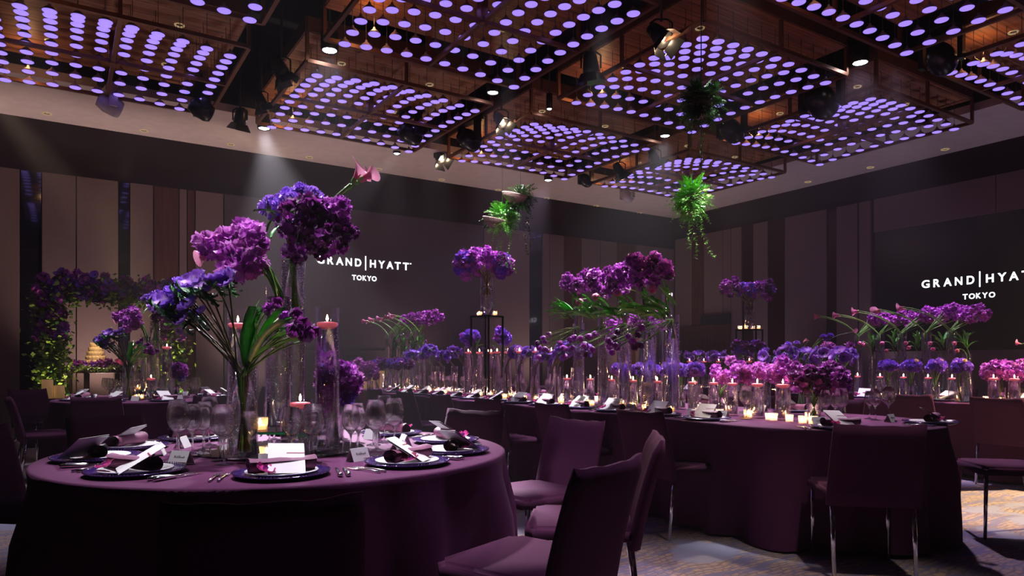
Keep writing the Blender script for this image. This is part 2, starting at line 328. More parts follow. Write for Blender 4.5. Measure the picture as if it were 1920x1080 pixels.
# ------------------------------------------------------------------ room shell
X0, X1, Y0, Y1 = -5.0, 13.85, -4.5, 13.5
ZS = 5.04; HP = 3.63; ZW = EYE + 1.12 * HP; ZF = EYE + 1.022 * HP; ZTOP = 6.4
def room_obj(name, mb, parent=None, smooth=False, bevel=0, **p):
    me = mb.mesh(name, smooth, bevel)
    return link(name, me, parent, (0, 0, 0), (0, 0, RZ) if parent is None else None, None, **p)
def struct(name, mb, label=None, **p):
    o = room_obj(name, mb, **p); o['kind'] = 'structure'
    if label: o['label'] = label; o['category'] = name.split('_')[0]
    return o
fl = struct('floor', MB().box(X0, X1, Y0, Y1, -0.1, 0, 'carpet'), 'patterned blue grey and tan carpet under the banquet tables')
HX0, HX1, HY0, HY1 = -2.6, 3.04 * 3.9, -3.0, 2.95 * 3.9
mb = MB()
for a in ((X0, HX0, Y0, Y1), (HX1, X1, Y0, Y1), (HX0, HX1, Y0, HY0), (HX0, HX1, HY1, Y1)): mb.box(*a, ZS, ZS + 0.12, 'soffit')
ce = struct('ceiling', mb, 'plain beige soffit around the dark open ceiling with wooden panels')
mb = MB().box(X0, X1, Y0, Y1, ZTOP, ZTOP + 0.1, 'void')
mb.box(HX0 - 0.05, HX0, HY0, HY1, ZS + 0.12, ZTOP, 'void').box(HX1, HX1 + 0.05, HY0, HY1, ZS + 0.12, ZTOP, 'void')
mb.box(HX0, HX1, HY0 - 0.05, HY0, ZS + 0.12, ZTOP, 'void').box(HX0, HX1, HY1, HY1 + 0.05, ZS + 0.12, ZTOP, 'void')
room_obj('dark_deck', mb, ce)
wb = struct('wall_back', MB().box(X0, X1, Y1, Y1 + 0.2, 0, ZTOP, 'wallbase'), 'far long wall clad in tall beige and brown panels around a dark screen')
wr = struct('wall_right', MB().box(X1, X1 + 0.2, Y0, Y1 + 0.2, 0, ZTOP, 'wallbase'), 'right wall with tall muted panels, maroon slots and a black screen')
struct('wall_left', MB().box(X0 - 0.2, X0, Y0, Y1, 0, ZTOP, 'wallbase'), 'plain dark wall on the left side')
struct('wall_front', MB().box(X0, X1, Y0 - 0.2, Y0, 0, ZTOP, 'wallbase'), 'plain dark wall behind the viewpoint')
def bpanel(p0, p1, z0, z1, m, d=0.05, name='panel'):
    a = wall_b(p0)[0]; b = wall_b(p1)[0]
    return room_obj(name, MB().box(a + 0.008, b - 0.008, Y1 - d, Y1, z0, z1, m), wb)
ZPB = 4.19
for p0, p1, m, d in ((-330, -250, 'beige', .06), (-248, -120, 'beige', .06), (-118, -60, 'brown', .05), (-58, 38, 'beige', .06), (38, 78, 'slot', .02), (78, 143, 'beige', .06), (143, 222, 'beige', .06), (222, 243, 'slot', .02), (243, 287, 'beige', .07),
                     (287, 335, 'brown', .05), (335, 350, 'beige', .06), (350, 365, 'brown', .05), (365, 418, 'beige', .08),
                     (923, 990, 'beige', .07), (990, 1016, 'slot', .02), (1016, 1028, 'beige', .06), (1028, 1055, 'beige', .06), (1055, 1088, 'brown', .04), (1088, 1123, 'beige', .05), (1123, 1155, 'beige', .05), (1155, 1190, 'brown', .04), (1190, 1228, 'beige', .05), (1228, 1262, 'beige', .05)):
    bpanel(p0, p1, 0.0, ZPB, m, d)
bpanel(903, 923, 0, ZPB - 0.05, 'beige', .09)
# wainscot under the back screen
bpanel(418, 648, 0.0, 1.30, 'screenback', .10, 'base_panel'); bpanel(648, 903, 0.0, 1.30, 'screenback', .10, 'base_panel')
bpanel(418, 903, 1.30, 1.40, 'screenback', .12, 'ledge')
zpr = lambda px, py: EYE + (HY - py) / F * wall_r(px)[1]
ZPR = zpr(1553, 393)
def rpanel(p0, p1, z0, z1, m, d=0.05, name='panel'):
    a = wall_r(p0)[0]; b = wall_r(p1)[0]
    return room_obj(name, MB().box(X1 - d, X1, b + 0.008, a - 0.008, z0, z1, m), wr)
for p0, p1, m, d in ((1268, 1300, 'beige', .05), (1300, 1322, 'brown', .05), (1322, 1358, 'beige', .05), (1358, 1373, 'beige', .05), (1373, 1393, 'beige', .05), (1393, 1415, 'maroon', .03), (1415, 1443, 'beige', .06), (1443, 1472, 'maroon', .03),
                     (1474, 1553, 'beige', .06), (1553, 1571, 'maroon', .03), (1571, 1611, 'beige', .06), (1613, 1636, 'beige', .06)):
    rpanel(p0, p1, 0.0, ZPR, m, d)
rpanel(1318, 1374, zpr(1346, 608), zpr(1346, 590), 'black', .10, 'wall_box'); rpanel(1275, 1374, 0, zpr(1330, 610), 'brown', .09, 'door_panel')
zs1 = zpr(1642, 436.5); zs0 = EYE + (HY - 657) / F * wall_r(1822)[1]
ra = wall_r(1642)[0]
for k in range(3): room_obj('header_panel', MB().box(X1 - 0.08, X1, ra - 6.6 + k * 2.2 + .005, ra - 4.4 + k * 2.2 - .005, zs1, ZPR, 'beige'), wr)
for k in range(4): room_obj('base_panel', MB().box(X1 - 0.09, X1, ra - 6.6 + k * 1.65 + .005, ra - 4.95 + k * 1.65 - .005, 0, zs0, 'beige'), wr)
rpanel(2900, 4200, 0, ZPR, 'beige', .06)
# screens
sa, sb = wall_b(419)[0], wall_b(902)[0]
scr = tag(room_obj('wall_screen', MB().box(sa, sb, Y1 - 0.10, Y1 - .002, 1.41, ZPB - 0.0, 'screenback')), 'charcoal screen on the far wall left of centre with white glowing hotel name', 'screen', kind='thing')
scr2 = tag(room_obj('wall_screen', MB().box(X1 - 0.06, X1 - .002, ra - 6.6, ra - 0.02, zs0, zs1, 'screenblack')), 'wide black screen on the right wall with white glowing hotel name', 'screen', kind='thing')
def glyph(ch, wd, ht):                                # one letter as a mesh fitted to width and height, standing in the local xz plane
    c = bpy.data.curves.new('letter', 'FONT'); c.body = ch; c.size = 1; c.extrude = 0.006; c.offset = 0.022
    t = bpy.data.objects.new('letter', c); me = bpy.data.meshes.new_from_object(t); bpy.data.objects.remove(t)
    xs = [v.co.x for v in me.vertices]; ys = [v.co.y for v in me.vertices]; mx, my = (max(xs) + min(xs)) / 2, (max(ys) + min(ys)) / 2; sx = wd / (max(xs) - min(xs)); sy = ht / (max(ys) - min(ys))
    for v in me.vertices: v.co = ((v.co.x - mx) * sx, v.co.z * .3, (v.co.y - my) * sy)
    me.materials.clear(); me.materials.append(M['letters']); return me
def screen_text(parent, side, items, bar, zc, ztok, tok, hpx, wf):
    fn = wall_b if side == 'b' else wall_r
    v0 = fn(bar)[1]; H = hpx / F * v0; Z = EYE + (HY - zc) / F * v0; vt = fn(tok[2][1])[1]; ZT_ = EYE + (HY - ztok) / F * vt
    WD = {'G': .95, 'R': .78, 'A': .95, 'N': .82, 'D': .82, 'H': .80, 'Y': .90, 'T': .84, 'O': 1.0, 'K': .8}
    def put(ch, px, z, h):
        q = fn(px)[0]; me = glyph(ch, WD.get(ch, 1) * h * wf, h)
        if side == 'b': link('letter', me, parent, (q, Y1 - 0.106, z))
        else: link('letter', me, parent, (X1 - 0.066, q, z), (0, 0, -PI / 2))
    for ch, px in items: put(ch, px, Z, H)
    for ch, px in tok: put(ch, px, ZT_, H * .65)
    q = fn(bar)[0]; hb = H * .93; t = H * .055
    b_ = MB().box(q - t, q + t, Y1 - .112, Y1 - .10, Z - hb, Z + hb, 'letters') if side == 'b' else MB().box(X1 - .07, X1 - .06, q - t, q + t, Z - hb, Z + hb, 'letters')
    room_obj('divider_bar', b_, parent)
    if side == 'b': put('TM', 765.8, Z + H * .42, H * .17)
screen_text(scr, 'b', [('G', 597.9), ('R', 616.5), ('A', 633.7), ('N', 650.6), ('D', 668.1), ('H', 695.6), ('Y', 711.9), ('A', 727.5), ('T', 741.9), ('T', 757.2)], 682.1, 494.7, 522.5, [('T', 660.4), ('O', 670), ('K', 680), ('Y', 688.7), ('O', 698)], 14.2, 1.02)
screen_text(scr2, 'r', [('G', 1738.9), ('R', 1759.7), ('A', 1780), ('N', 1800.6), ('D', 1823), ('H', 1859.2), ('Y', 1882), ('A', 1904.2), ('T', 1927), ('T', 1950)], 1840.3, 523.8, 554.8, [('T', 1813), ('O', 1825.6), ('K', 1838), ('Y', 1850), ('O', 1863.3)], 15.6, 1.02)

# ------------------------------------------------------------------ ceiling grid: wood panels, bronze cages, pendants
cells = [(-1, 0), (0, 0), (1, 0), (2, 0), (-1, -1), (0, -1), (1, -1), (2, -1), (1, -2), (2, -2)]
cname = {(-1, 0): 'far left', (0, 0): 'at centre left', (1, 0): 'at centre right', (2, 0): 'in the far corner', (-1, -1): 'top left edge', (0, -1): 'top middle',
         (1, -1): 'above the ferns', (2, -1): 'by the right wall', (1, -2): 'top right edge', (2, -2): 'far right edge'}
def cc(i, j): return ((1.055 + 0.915 * i) * HP, (2.725 + 0.915 * j) * HP)
HS = 0.3635 * HP
plank_me = MB().box(-HS, HS, -HS / 9 + .003, HS / 9 - .003, 0, 0.03, 'wood').mesh('plank', False)
side_me = MB().box(-HS, HS, -0.02, 0.02, 0, 0.18, 'bronze').mesh('panel_edge', False)
rail_me = MB().box(-HS, HS, -0.022, 0.022, -0.022, 0.022, 'bronze').mesh('rail', False)
post_me = MB().box(-0.02, 0.02, -0.02, 0.02, 0, ZW - ZF, 'bronze').mesh('post', False)
ring_me = MB().lathe([(0.035, 0.0), (0.055, -0.012), (0.06, 0)], 12, 'ringlamp').lathe([(0.0, 0.002), (0.035, 0.0)], 12, 'black').mesh('downlight_ring')
for c in cells:
    x, y = cc(*c)
    for k in range(9): link('plank', plank_me, ce, (x, y + (k - 4) * HS * 2 / 9, ZW))
    for k in range(4): link('panel_edge', side_me, ce, (x + HS * math.cos(k * PI / 2), y + HS * math.sin(k * PI / 2), ZW + .01), (0, 0, k * PI / 2 + PI / 2))
    for k in range(4):
        o = link('recessed_downlight', ring_me, None, RW(x + (0.5 if k % 2 else -0.5) * HS, y + (0.5 if k // 2 else -0.5) * HS, ZW - 0.001))
        tag(o, '%s brass ringed downlight recessed in the wooden panel %s' % (('near left', 'near right', 'far left', 'far right')[k], cname[c]), 'downlight', 'recessed downlights in the panel ' + cname[c])
    cg = empty('lamp_cage', RW(x, y, ZF), RZ); tag(cg, 'square bronze cage with cross bars around pendants, ' + cname[c], 'light frame', 'bronze ceiling cages')
    for k in range(4):
        link('rail', rail_me, cg, (HS * math.cos(k * PI / 2), HS * math.sin(k * PI / 2), 0), (0, 0, k * PI / 2 + PI / 2))
        link('post', post_me, cg, (HS * math.cos(k * PI / 2), HS * math.sin(k * PI / 2), 0)); link('post', post_me, cg, (HS * (1 if k % 2 else -1), HS * (1 if k // 2 else -1), 0))
    link('cross_bar', rail_me, cg); link('cross_bar', rail_me, cg, (0, 0, 0.002), (0, 0, PI / 2))
    link('post', post_me, cg, (0, 0, 0), None, (2.2, 2.2, 1))
    link('hub', MB().lathe([(0, -0.04), (0.05, -0.035), (0.06, 0.0), (0.05, 0.035), (0, 0.04)], 12, 'bronze').mesh('hub'), cg)
# pendants
PS = 0.0235 * HP
shade_prof = [(0.072, 0.004), (0.065, 0.018), (0.040, 0.045), (0.018, 0.062), (0.012, 0.085), (0.0, 0.086)]
def shade_mesh(): return MB().lathe(shade_prof, 16, 'shade').mesh('pendant_lamp')
sm = shade_mesh(); dm = MB().lathe([(0, -0.010), (0.042, -0.008), (0.066, 0.0), (0.069, 0.006)], 16, 'diff').mesh('diffuser')
lamps = []
for c in cells:
    x, y = cc(*c)
    for a in range(10):
        for b in range(10):
            s, t = -1 + 2 * a / 9, -1 + 2 * b / 9
            dz = 0.02 * ((1 - s * s) + (1 - t * t)) + 0.030 * (1 - s * s) * (1 - t * t)
            p = RW(x + s * 0.315 * HP, y + t * 0.315 * HP, EYE + (1 + dz) * HP - 0.01)
            X = CX + F * p.x / p.y; Y = HY - F * (p.z - EYE) / p.y
            lamps.append((p.y if (-30 < X < 1950 and Y > -30) else 99 + p.y, p, c, a, b))
lamps.sort(key=lambda q: q[0])
stuff = MB()
for k, (v, p, c, ia, ib) in enumerate(lamps):
    L = ZW - p.z - 0.08
    if k < 300:
        o = link('pendant_lamp', sm, None, p); tag(o, 'violet disc pendant, %s row, %s in row, ceiling grid %s' % (ORD[9 - ib].replace('nearest', 'first'), ORD[ia].replace('nearest', 'first'), cname[c]), 'pendant lamp', 'violet pendants of the ceiling grid ' + cname[c])
        link('diffuser', dm, o); link('cord', cached(('cord', round(L, 3)), lambda: MB().tube([(0, 0, 0.08), (0, 0, L + 0.08)], 0.0035, 'cable', 4).mesh('cord')), o)
    else:
        X = Matrix.Translation(p); stuff.lathe(shade_prof, 10, 'shade', X); stuff.lathe([(0, -0.010), (0.042, -0.008), (0.066, 0.0), (0.069, 0.006)], 10, 'diff', X)
        stuff.tube([(0, 0, 0.08), (0, 0, L + 0.08)], 0.0035, 'cable', 3, X)
o = link('pendant_lamps_beyond', stuff.mesh('pendant_lamps_beyond')); tag(o, 'the farther violet disc pendants filling the rest of the ceiling grids', 'pendant lamps', kind='stuff')

# soffit downlights
ring2 = MB().lathe([(0.04, 0.0), (0.06, -0.012), (0.075, 0)], 14, 'ringlamp').lathe([(0.0, 0.002), (0.04, 0.0)], 14, 'black').mesh('downlight_ring')
sp = [(88, 213), (270, 245), (433, 271), (580, 295), (710, 317), (828, 337), (934, 356), (1025, 372), (1118, 386), (1199, 399), (1393, 383), (1515, 341), (1632, 314), (1772, 280)]
for k, (px, py) in enumerate(sp):
    o = link('soffit_downlight', ring2, None, PZ(px, py, ZS - 0.001)); tag(o, 'small unlit downlight set in the beige soffit, %s from the left' % (ORD[k].replace('nearest', 'first') if k < 13 else 'last'), 'downlight', 'downlights along the beige soffit')

# ------------------------------------------------------------------ stage lights
def fixture_down(px, py, z, label, on=True, r=0.07):
    p = PV(px, py, F * (z - EYE) / (HY - py))
    o = link('ceiling_downlight', MB().lathe([(r * .95, 0.0), (r * 1.15, -0.01), (r * 1.2, 0.02), (r * 1.15, 0.22), (0, 0.23)], 16, 'black').mesh('ceiling_downlight'), None, p)
    tag(o, label, 'downlight')
    link('lens', MB().lathe([(0, -0.012), (r * .6, -0.008), (r * .95, 0.004)], 16, 'lampwhite' if on else 'ringlamp').mesh('lens'), o)
    link('rod', MB().tube([(0, 0, 0.2), (0, 0, ZTOP - z)], 0.012, 'black').mesh('rod'), o); return p
DL = [(618, 95, 4.95, 'bright white downlight in the dark gap at upper left', .09), (495, 241, 4.9, 'bright white downlight above the violet bouquet near the soffit', .085), (924, 174, 4.9, 'bright white downlight in the central dark gap', .075),
      (1028, 338, 4.95, 'bright white downlight over the far soffit at centre', .075), (1247, 255, 4.9, 'bright white downlight left of the lower hanging plant', .075), (1613, 118, 4.95, 'bright white downlight in the gap at upper right', .09),
      (744, 288, 5.0, 'small white cylinder downlight under the soffit edge left of centre', .06), (1030, 204, 4.9, 'small twinkling downlight beside the black stage lamps at centre', .04)]
DP = [fixture_down(px, py, z, lb, True, r) for px, py, z, lb, r in DL]
def barn(px, py, z, aim, label, lit=True, s=1.0, doors=True, glow=False):
    p = PV(px, py, F * (z - EYE) / (HY - py)); aim = p + Vector(aim); root = empty('stage_spotlight', p); tag(root, label, 'stage light')
    q = (Vector(aim) - p).to_track_quat('Z', 'Y'); s *= .82
    if glow: point('stage_lamp', p + (Vector(aim) - p).normalized() * .08 * s, 5, WARM, .03)
    def k(name, mb, smooth=True): return link(name, mb.mesh(name, smooth), root, (0, 0, 0), q, s)
    k('body', MB().lathe([(0, -0.20), (0.07, -0.19), (0.085, -0.12), (0.10, -0.02), (0.105, 0.06), (0.095, 0.06), (0.09, -0.01), (0, -0.012)], 16, 'blackgloss'))
    link('lens', MB().lathe([(0, 0.0), (0.03, 0.005), (0.055, 0.0)], 16, 'lampwarm' if lit else 'black').mesh('lens'), root, (0, 0, 0), q, s)
    if doors:
        for a in range(4):
            X = Matrix.Rotation(a * PI / 2, 4, 'Z')
            me = MB().add([(-0.09, 0.10, 0.06), (0.09, 0.10, 0.06), (0.12, 0.16, 0.17), (-0.12, 0.16, 0.17), (-0.09, 0.104, 0.06), (0.09, 0.104, 0.06), (0.12, 0.164, 0.17), (-0.12, 0.164, 0.17)],
                         [(0, 1, 2, 3), (7, 6, 5, 4), (0, 4, 5, 1), (1, 5, 6, 2), (2, 6, 7, 3), (3, 7, 4, 0)], 'blackgloss', X).mesh('barn_door', False)
            link('barn_door', me, root, (0, 0, 0), q, s)
    link('yoke', MB().tube([(-0.12, 0, 0), (-0.12, 0, 0.16), (-0.06, 0, 0.2), (0.06, 0, 0.2), (0.12, 0, 0.16), (0.12, 0, 0)], 0.012, 'blackgloss').mesh('yoke'), root, (0, 0, 0), None, s)
    link('rod', MB().tube([(0, 0, 0.18), (0, 0, ZTOP - p.z)], 0.015, 'black').mesh('rod'), root); return p
T1 = (-1.03, 3.2, 1.0)
barn(528, 135, 4.85, (.45, .25, -1), 'black barn door spotlight, topmost of the three by the left gap', s=1.15)
barn(490, 192, 4.85, (.35, .3, -1), 'black barn door spotlight, middle of the three by the left gap', s=.95)
barn(450, 225, 4.85, (-.25, .25, -1), 'black barn door spotlight, lowest of the three by the left gap', s=1.1)
barn(1240, 70, 4.85, (.5, -.5, -.8), 'large warm lit barn door spotlight at top right of centre', s=1.25, glow=True)
barn(940, 228, 4.85, (.5, -.5, -.8), 'warm lit barn door spotlight left of the centre gap', s=1.1, glow=True)
barn(826, 296, 4.95, (.5, -.5, -.8), 'warm lit barn door spotlight under the soffit edge', s=1.2, glow=True)
barn(1108, 128, 4.85, (.1, .2, -1), 'unlit black spotlight with violet sheen at top centre', lit=False, s=1.25)
barn(1228, 298, 4.85, (.5, .2, -1), 'small black barn door spotlight left of the corner grid', s=1.1)
barn(1162, 322, 4.85, (.6, .2, -1), 'small black spotlight cluster left end near the corner grid', s=1.1)
barn(1735, 215, 5.05, (-.3, .2, -1), 'small black spotlight hanging below the grid at right', lit=False, s=.9)
def mover(px, py, z, mt, label, s=1.0, yaw=2.3):
    p = PV(px, py, F * (z - EYE) / (HY - py)); root = empty('moving_head', p, yaw); tag(root, label, 'moving light')
    link('head', MB().lathe([(0, -0.17), (0.09, -0.16), (0.13, -0.06), (0.135, 0.08), (0.11, 0.14), (0.10, 0.145), (0.09, 0.13), (0, 0.13)], 18, mt).mesh('head'), root, (0, 0, 0), (1.9, 0, 0), s)
    link('lens', MB().lathe([(0, 0.132), (0.04, 0.15), (0.055, 0.138)], 16, 'black').mesh('lens'), root, (0, 0, 0), (1.9, 0, 0), s)
    b = MB(); b.box(-0.2, -0.155, -0.05, 0.05, -0.06, 0.24, mt); b.box(0.155, 0.2, -0.05, 0.05, -0.06, 0.24, mt); b.box(-0.2, 0.2, -0.06, 0.06, 0.22, 0.27, mt)
    link('yoke', b.mesh('yoke', False), root, (0, 0, 0), None, s); link('base', MB().box(-0.16, 0.16, -0.13, 0.13, 0.27, 0.40, mt if mt != 'whiteplastic' else 'black').mesh('base', False, 0.01), root, (0, 0, 0), None, s)
    link('rod', MB().tube([(0, 0, 0.38 * s), (0, 0, ZTOP - p.z)], 0.02, 'black').mesh('rod'), root)
mover(207, 197, 4.75, 'whiteplastic', 'white moving head projector hanging under the far left grid')
mover(1176, 368, 4.85, 'whiteplastic', 'white moving head projector near the soffit at right of centre', 0.9)
mover(378, 205, 4.7, 'blackgloss', 'black moving head under the right corner of the far left grid')
mover(1540, 190, 4.8, 'blackgloss', 'large black moving head between the two right grids', 1.5)
mover(1372, 245, 4.8, 'blackgloss', 'black moving head right of the dark hanging plant', 1.2)
mover(1765, 110, 4.85, 'blackgloss', 'black moving head under the top right grid', 1.2)
mover(1098, 338, 4.9, 'blackgloss', 'black moving head above the soffit at centre', 0.9)
mover(770, 250, 4.85, 'blackgloss', 'black moving head behind the warm spotlight left of centre', 1.2)
mover(880, 262, 4.85, 'blackgloss', 'black moving head below the central warm spotlight', 1.2)
# ------------------------------------------------------------------ tables and chairs
ZT = 0.74
def cloth_mesh(outline, n, seed, hem=0.02, flare=0.05, fa=0.08, name='tablecloth'):
    rnd = random.Random(seed); ph = [rnd.random() * 6.28 for _ in range(4)]
    rows = [(0.0, ZT), (0.012, ZT - 0.006), (0.020, ZT - 0.025), (0.026, ZT - 0.10), (0.3, ZT - 0.25), (0.6, ZT - 0.42), (0.85, ZT - 0.58), (1.0, hem)]
    vs = []; fs = []
    for j, (q, z) in enumerate(rows):
        for k in range(n):
            (x, y), (nx, ny), s = outline(k / n)
            d = (ZT - z) / ZT
            fold = (0.55 * math.sin(s * 9.5 + ph[0]) + 0.35 * math.sin(s * 15.7 + ph[1]) + 0.25 * math.sin(s * 24.1 + ph[2] + 2 * d)) 
            fold = math.copysign(abs(fold) ** 0.8, fold)
            off = (0.012 if j > 0 else 0) + (q * 0.02 if j < 4 else 0.02 + flare * d * 0.6) + fold * fa * max(0, d - 0.03) ** 0.6
            if j == 0: off = 0
            zz = z + (0.012 * math.sin(s * 5 + ph[3]) if j == len(rows) - 1 else 0)
            vs.append((x + nx * off, y + ny * off, max(zz, 0.006)))
    for j in range(len(rows) - 1):
        for k in range(n): k2 = (k + 1) % n; fs.append((j * n + k, j * n + k2, (j + 1) * n + k2, (j + 1) * n + k))
    fs.append(tuple(range(n))[::-1])
    fs = [f[::-1] for f in fs]
    return MB().add(vs, fs, 'cloth').mesh(name)
def circle(Rr):
    def f(t): a = 2 * PI * t; return (Rr * math.cos(a), Rr * math.sin(a)), (math.cos(a), math.sin(a)), a * Rr
    return f
def stadium(Rr, L):                                  # straight part along local y, length L
    P = 2 * PI * Rr + 2 * L
    def f(t):
        s = t * P
        if s < L: return (Rr, -L / 2 + s), (1, 0), s
        if s < L + PI * Rr: a = (s - L) / Rr; return (Rr * math.cos(a), L / 2 + Rr * math.sin(a)), (math.cos(a), math.sin(a)), s
        if s < 2 * L + PI * Rr: return (-Rr, L / 2 - (s - L - PI * Rr)), (-1, 0), s
        a = PI + (s - 2 * L - PI * Rr) / Rr; return (Rr * math.cos(a), -L / 2 + Rr * math.sin(a)), (math.cos(a), math.sin(a)), s
    return f
def table(loc, rz, outline, n, seed, label, group, flare=.04, fa=.085):
    t = empty('banquet_table', loc, rz); tag(t, label, 'table', group)
    link('tablecloth', cloth_mesh(outline, n, seed, .02, flare, fa), t)
    return t
C1 = Vector((-1.03, 3.225, 0)); C5 = Vector((-4.1, 8.0, 0))
table(C1, 0, circle(0.985), 220, 3, 'round banquet table in the foreground under a floor length plum cloth', None)
table(C5, 0, circle(0.985), 160, 5, 'round banquet table at the left rear under a plum cloth', None)
RX2, A2, B2, R2 = 4.45, 3.0, 9.9, 0.81
table(RW(RX2, (A2 + B2) / 2), RZ, stadium(R2 - .02, B2 - A2), 420, 8, 'long round ended banquet table running back through the middle under plum cloth', None, .02, .10)
RX3, A3, B3, R3 = 8.25, 1.2, 8.6, 0.72
table(RW(RX3, (A3 + B3) / 2), RZ, stadium(R3 - .02, B3 - A3), 360, 11, 'long banquet table at right rear under a plum cloth', None, .02, .10)

def seat_mesh():
    bm = bmesh.new(); bmesh.ops.create_cube(bm, size=1)
    for v in bm.verts: v.co = Vector((v.co.x * 0.46 * (1.0 if v.co.y < 0 else 1.03), v.co.y * 0.46 + 0.01, 0.446 + v.co.z * 0.053))
    bmesh.ops.bevel(bm, geom=[e for e in bm.edges if abs((e.verts[0].co - e.verts[1].co).z) > 0.01], offset=0.035, segments=3, affect='EDGES')
    bmesh.ops.bevel(bm, geom=[e for e in bm.edges if all(abs(v.co.z - 0.4725) < 2e-3 for v in e.verts) and len([f for f in e.link_faces if abs(f.normal.z) > 0.9]) == 1], offset=0.016, segments=2, affect='EDGES')
    for f in bm.faces: f.smooth = True
    me = bpy.data.meshes.new('seat'); bm.to_mesh(me); bm.free(); me.materials.append(M['chair']); return me
def back_mesh():
    NX, NZ = 12, 8; vs = []; fs = []
    def prof(x, z, side):
        q = (z - 0.385) / 0.435; y = -0.205 - 0.075 * q - 0.035 * q * q + 0.018 * (1 - (x / 0.235) ** 2) * -1 * q
        w = 0.235 - 0.012 * q
        e = min(1.0, (w * (1 - abs(x / 0.235)) + 0.004) / 0.022) ** 0.5 if abs(x) < 0.2349 else 0.25
        t = 0.026 * (1 if q < 0.93 else max(0.3, math.sqrt(max(0, 1 - ((q - 0.93) / 0.075) ** 2)))) * e
        top = 0.012 * (abs(x / 0.235) ** 3) * (1 if q > .9 else 0) + 0.003 * math.sin(x * 40) * q
        return (x * w / 0.235, y + side * t, z + top)
    xs = [0.235 * math.copysign(abs(-1 + 2 * i / NX) ** 0.75, -1 + 2 * i / NX) for i in range(NX + 1)]
    zs = [0.385 + 0.435 * (j / NZ) ** 0.85 for j in range(NZ + 1)]
    for side in (1, -1):
        for z in zs:
            for x in xs: vs.append(prof(x, z, side))
    A = (NX + 1); Bn = A * (NZ + 1)
    for j in range(NZ):
        for i in range(NX):
            a = j * A + i; fs.append((a + 1, a, a + A, a + A + 1)); b = Bn + a; fs.append((b, b + 1, b + A + 1, b + A))
    for i in range(NX): fs.append((i, i + 1, Bn + i + 1, Bn + i)); a = NZ * A + i; fs.append((a + 1, a, Bn + a, Bn + a + 1))
    for j in range(NZ): a = j * A; fs.append((a, Bn + a, Bn + a + A, a + A)); a = j * A + NX; fs.append((a, a + A, Bn + a + A, Bn + a))
    return MB().add(vs, fs, 'chair').mesh('backrest')
SEAT, BACK = seat_mesh(), back_mesh()
LEGF = MB().tube([(0, 0, 0.42), (0.0, 0.006, 0.0)], [0.013, 0.010], 'chrome', 10).mesh('leg')
LEGR = MB().tube([(0, 0, 0.42), (0.0, -0.05, 0.0)], [0.014, 0.010], 'chrome', 10).mesh('leg')
def chair(p, yaw, label, group):
    """p: centre of the backrest's top edge on the ground plan; yaw: the direction the sitter looks"""
    d = Vector((math.cos(yaw), math.sin(yaw), 0)); c = Vector((p[0], p[1], 0)) + d * 0.275
    o = empty('banquet_chair', c, yaw - PI / 2); tag(o, label, 'chair', group)
    link('seat', SEAT, o); link('backrest', BACK, o)
    for sx in (-1, 1): link('leg', LEGF, o, (sx * 0.205, 0.205, 0)); link('leg', LEGR, o, (sx * 0.20, -0.19, 0))
    return o
def facing(p, c): return math.atan2(c[1] - p[1], c[0] - p[0])
A1 = [-74, -36.5, -7, 25, 62, 104, 146, 176, 205, 244]
S1N = ['nearest', 'near right', 'rightmost', 'far right', 'back right', 'hidden back', 'back left', 'left rear', 'leftmost', 'near left']
CHN = {0: 'chair at bottom left with its back to the viewer', 1: 'large chair in the right foreground turned toward the table', 2: 'chair seen edge on behind the large foreground chair', 3: 'chair with a crumpled cover facing left beyond the foreground chair',
       4: 'chair behind the round table to the right of the glasses', 5: 'chair behind the foreground centrepiece', 6: 'chair behind the round table at left, brownish back', 7: 'chair cut by the left edge of the picture'}
for k, a in enumerate(A1):
    if k in (8, 9): continue
    r = 1.63; p = C1 + Vector((math.cos(math.radians(a)), math.sin(math.radians(a)), 0)) * r; yaw = math.radians(a + 180)
    if k == 3: p = Vector((0.33, 3.9, 0)); yaw = math.radians(-142)
    if k == 7: p = Vector((-2.62, 3.42, 0)); yaw = math.radians(-8)
    chair(p, yaw, 'plum covered ' + CHN[k], 'chairs around the front round table')
def chl(lst, cen, lab, grp):
    for (px, v, yaw, l) in lst:
        p = PD(px, v); chair(p, facing(p, cen) if yaw is None else math.radians(yaw), l, grp)
chl([(25, 6.7, 40, 'black looking chair at the left edge with its seat to the right'), (55, 8.4, -25, 'purple lit chair behind the dark chair at the left edge'), (183, 6.58, None, 'dark chair back in front of the left rear table'), (403, 6.88, None, 'dark chair right of the left rear table'),
     (505, 9.2, None, 'chair on the right side of the left rear table'), (240, 9.5, None, 'chair beyond the left rear table by the cake')], C5, '', 'chairs around the left rear round table')
for k, (ry) in enumerate([3.43, 4.42, 5.4, 6.33, 7.2, 8.1, 9.0]):
    chair(RW(3.23, ry), RZ, 'dark plum chair on the middle table\'s left side, %s from the near end' % ORD[k], 'chairs on the left side of the middle long table')
for k, (ry) in enumerate([3.6, 4.5, 5.4, 6.3, 7.2, 8.1, 9.0]):
    chair(RW(5.68, ry), RZ + PI, 'chair on the middle table\'s far side, %s from the near end' % ORD[k], 'chairs on the right side of the middle long table')
pc = RW(RX2, A2); p = PD(1645, 3.62); chair(p, facing(p, pc), 'black backed chair at the near end of the middle long table, legs lit', 'chairs at the ends of the middle long table')
chair(PD(1975, 4.62), math.radians(168), 'chair at the right edge with its seat toward the long table end', 'chairs at the ends of the middle long table')
for k, ry in enumerate([3.0, 3.78, 4.6, 5.5, 6.4, 7.3]):
    chair(RW(7.22, ry), RZ, 'brown lit chair along the right rear table, %s from the right' % ORD[k].replace('nearest', 'first'), 'chairs on the near side of the right rear table')
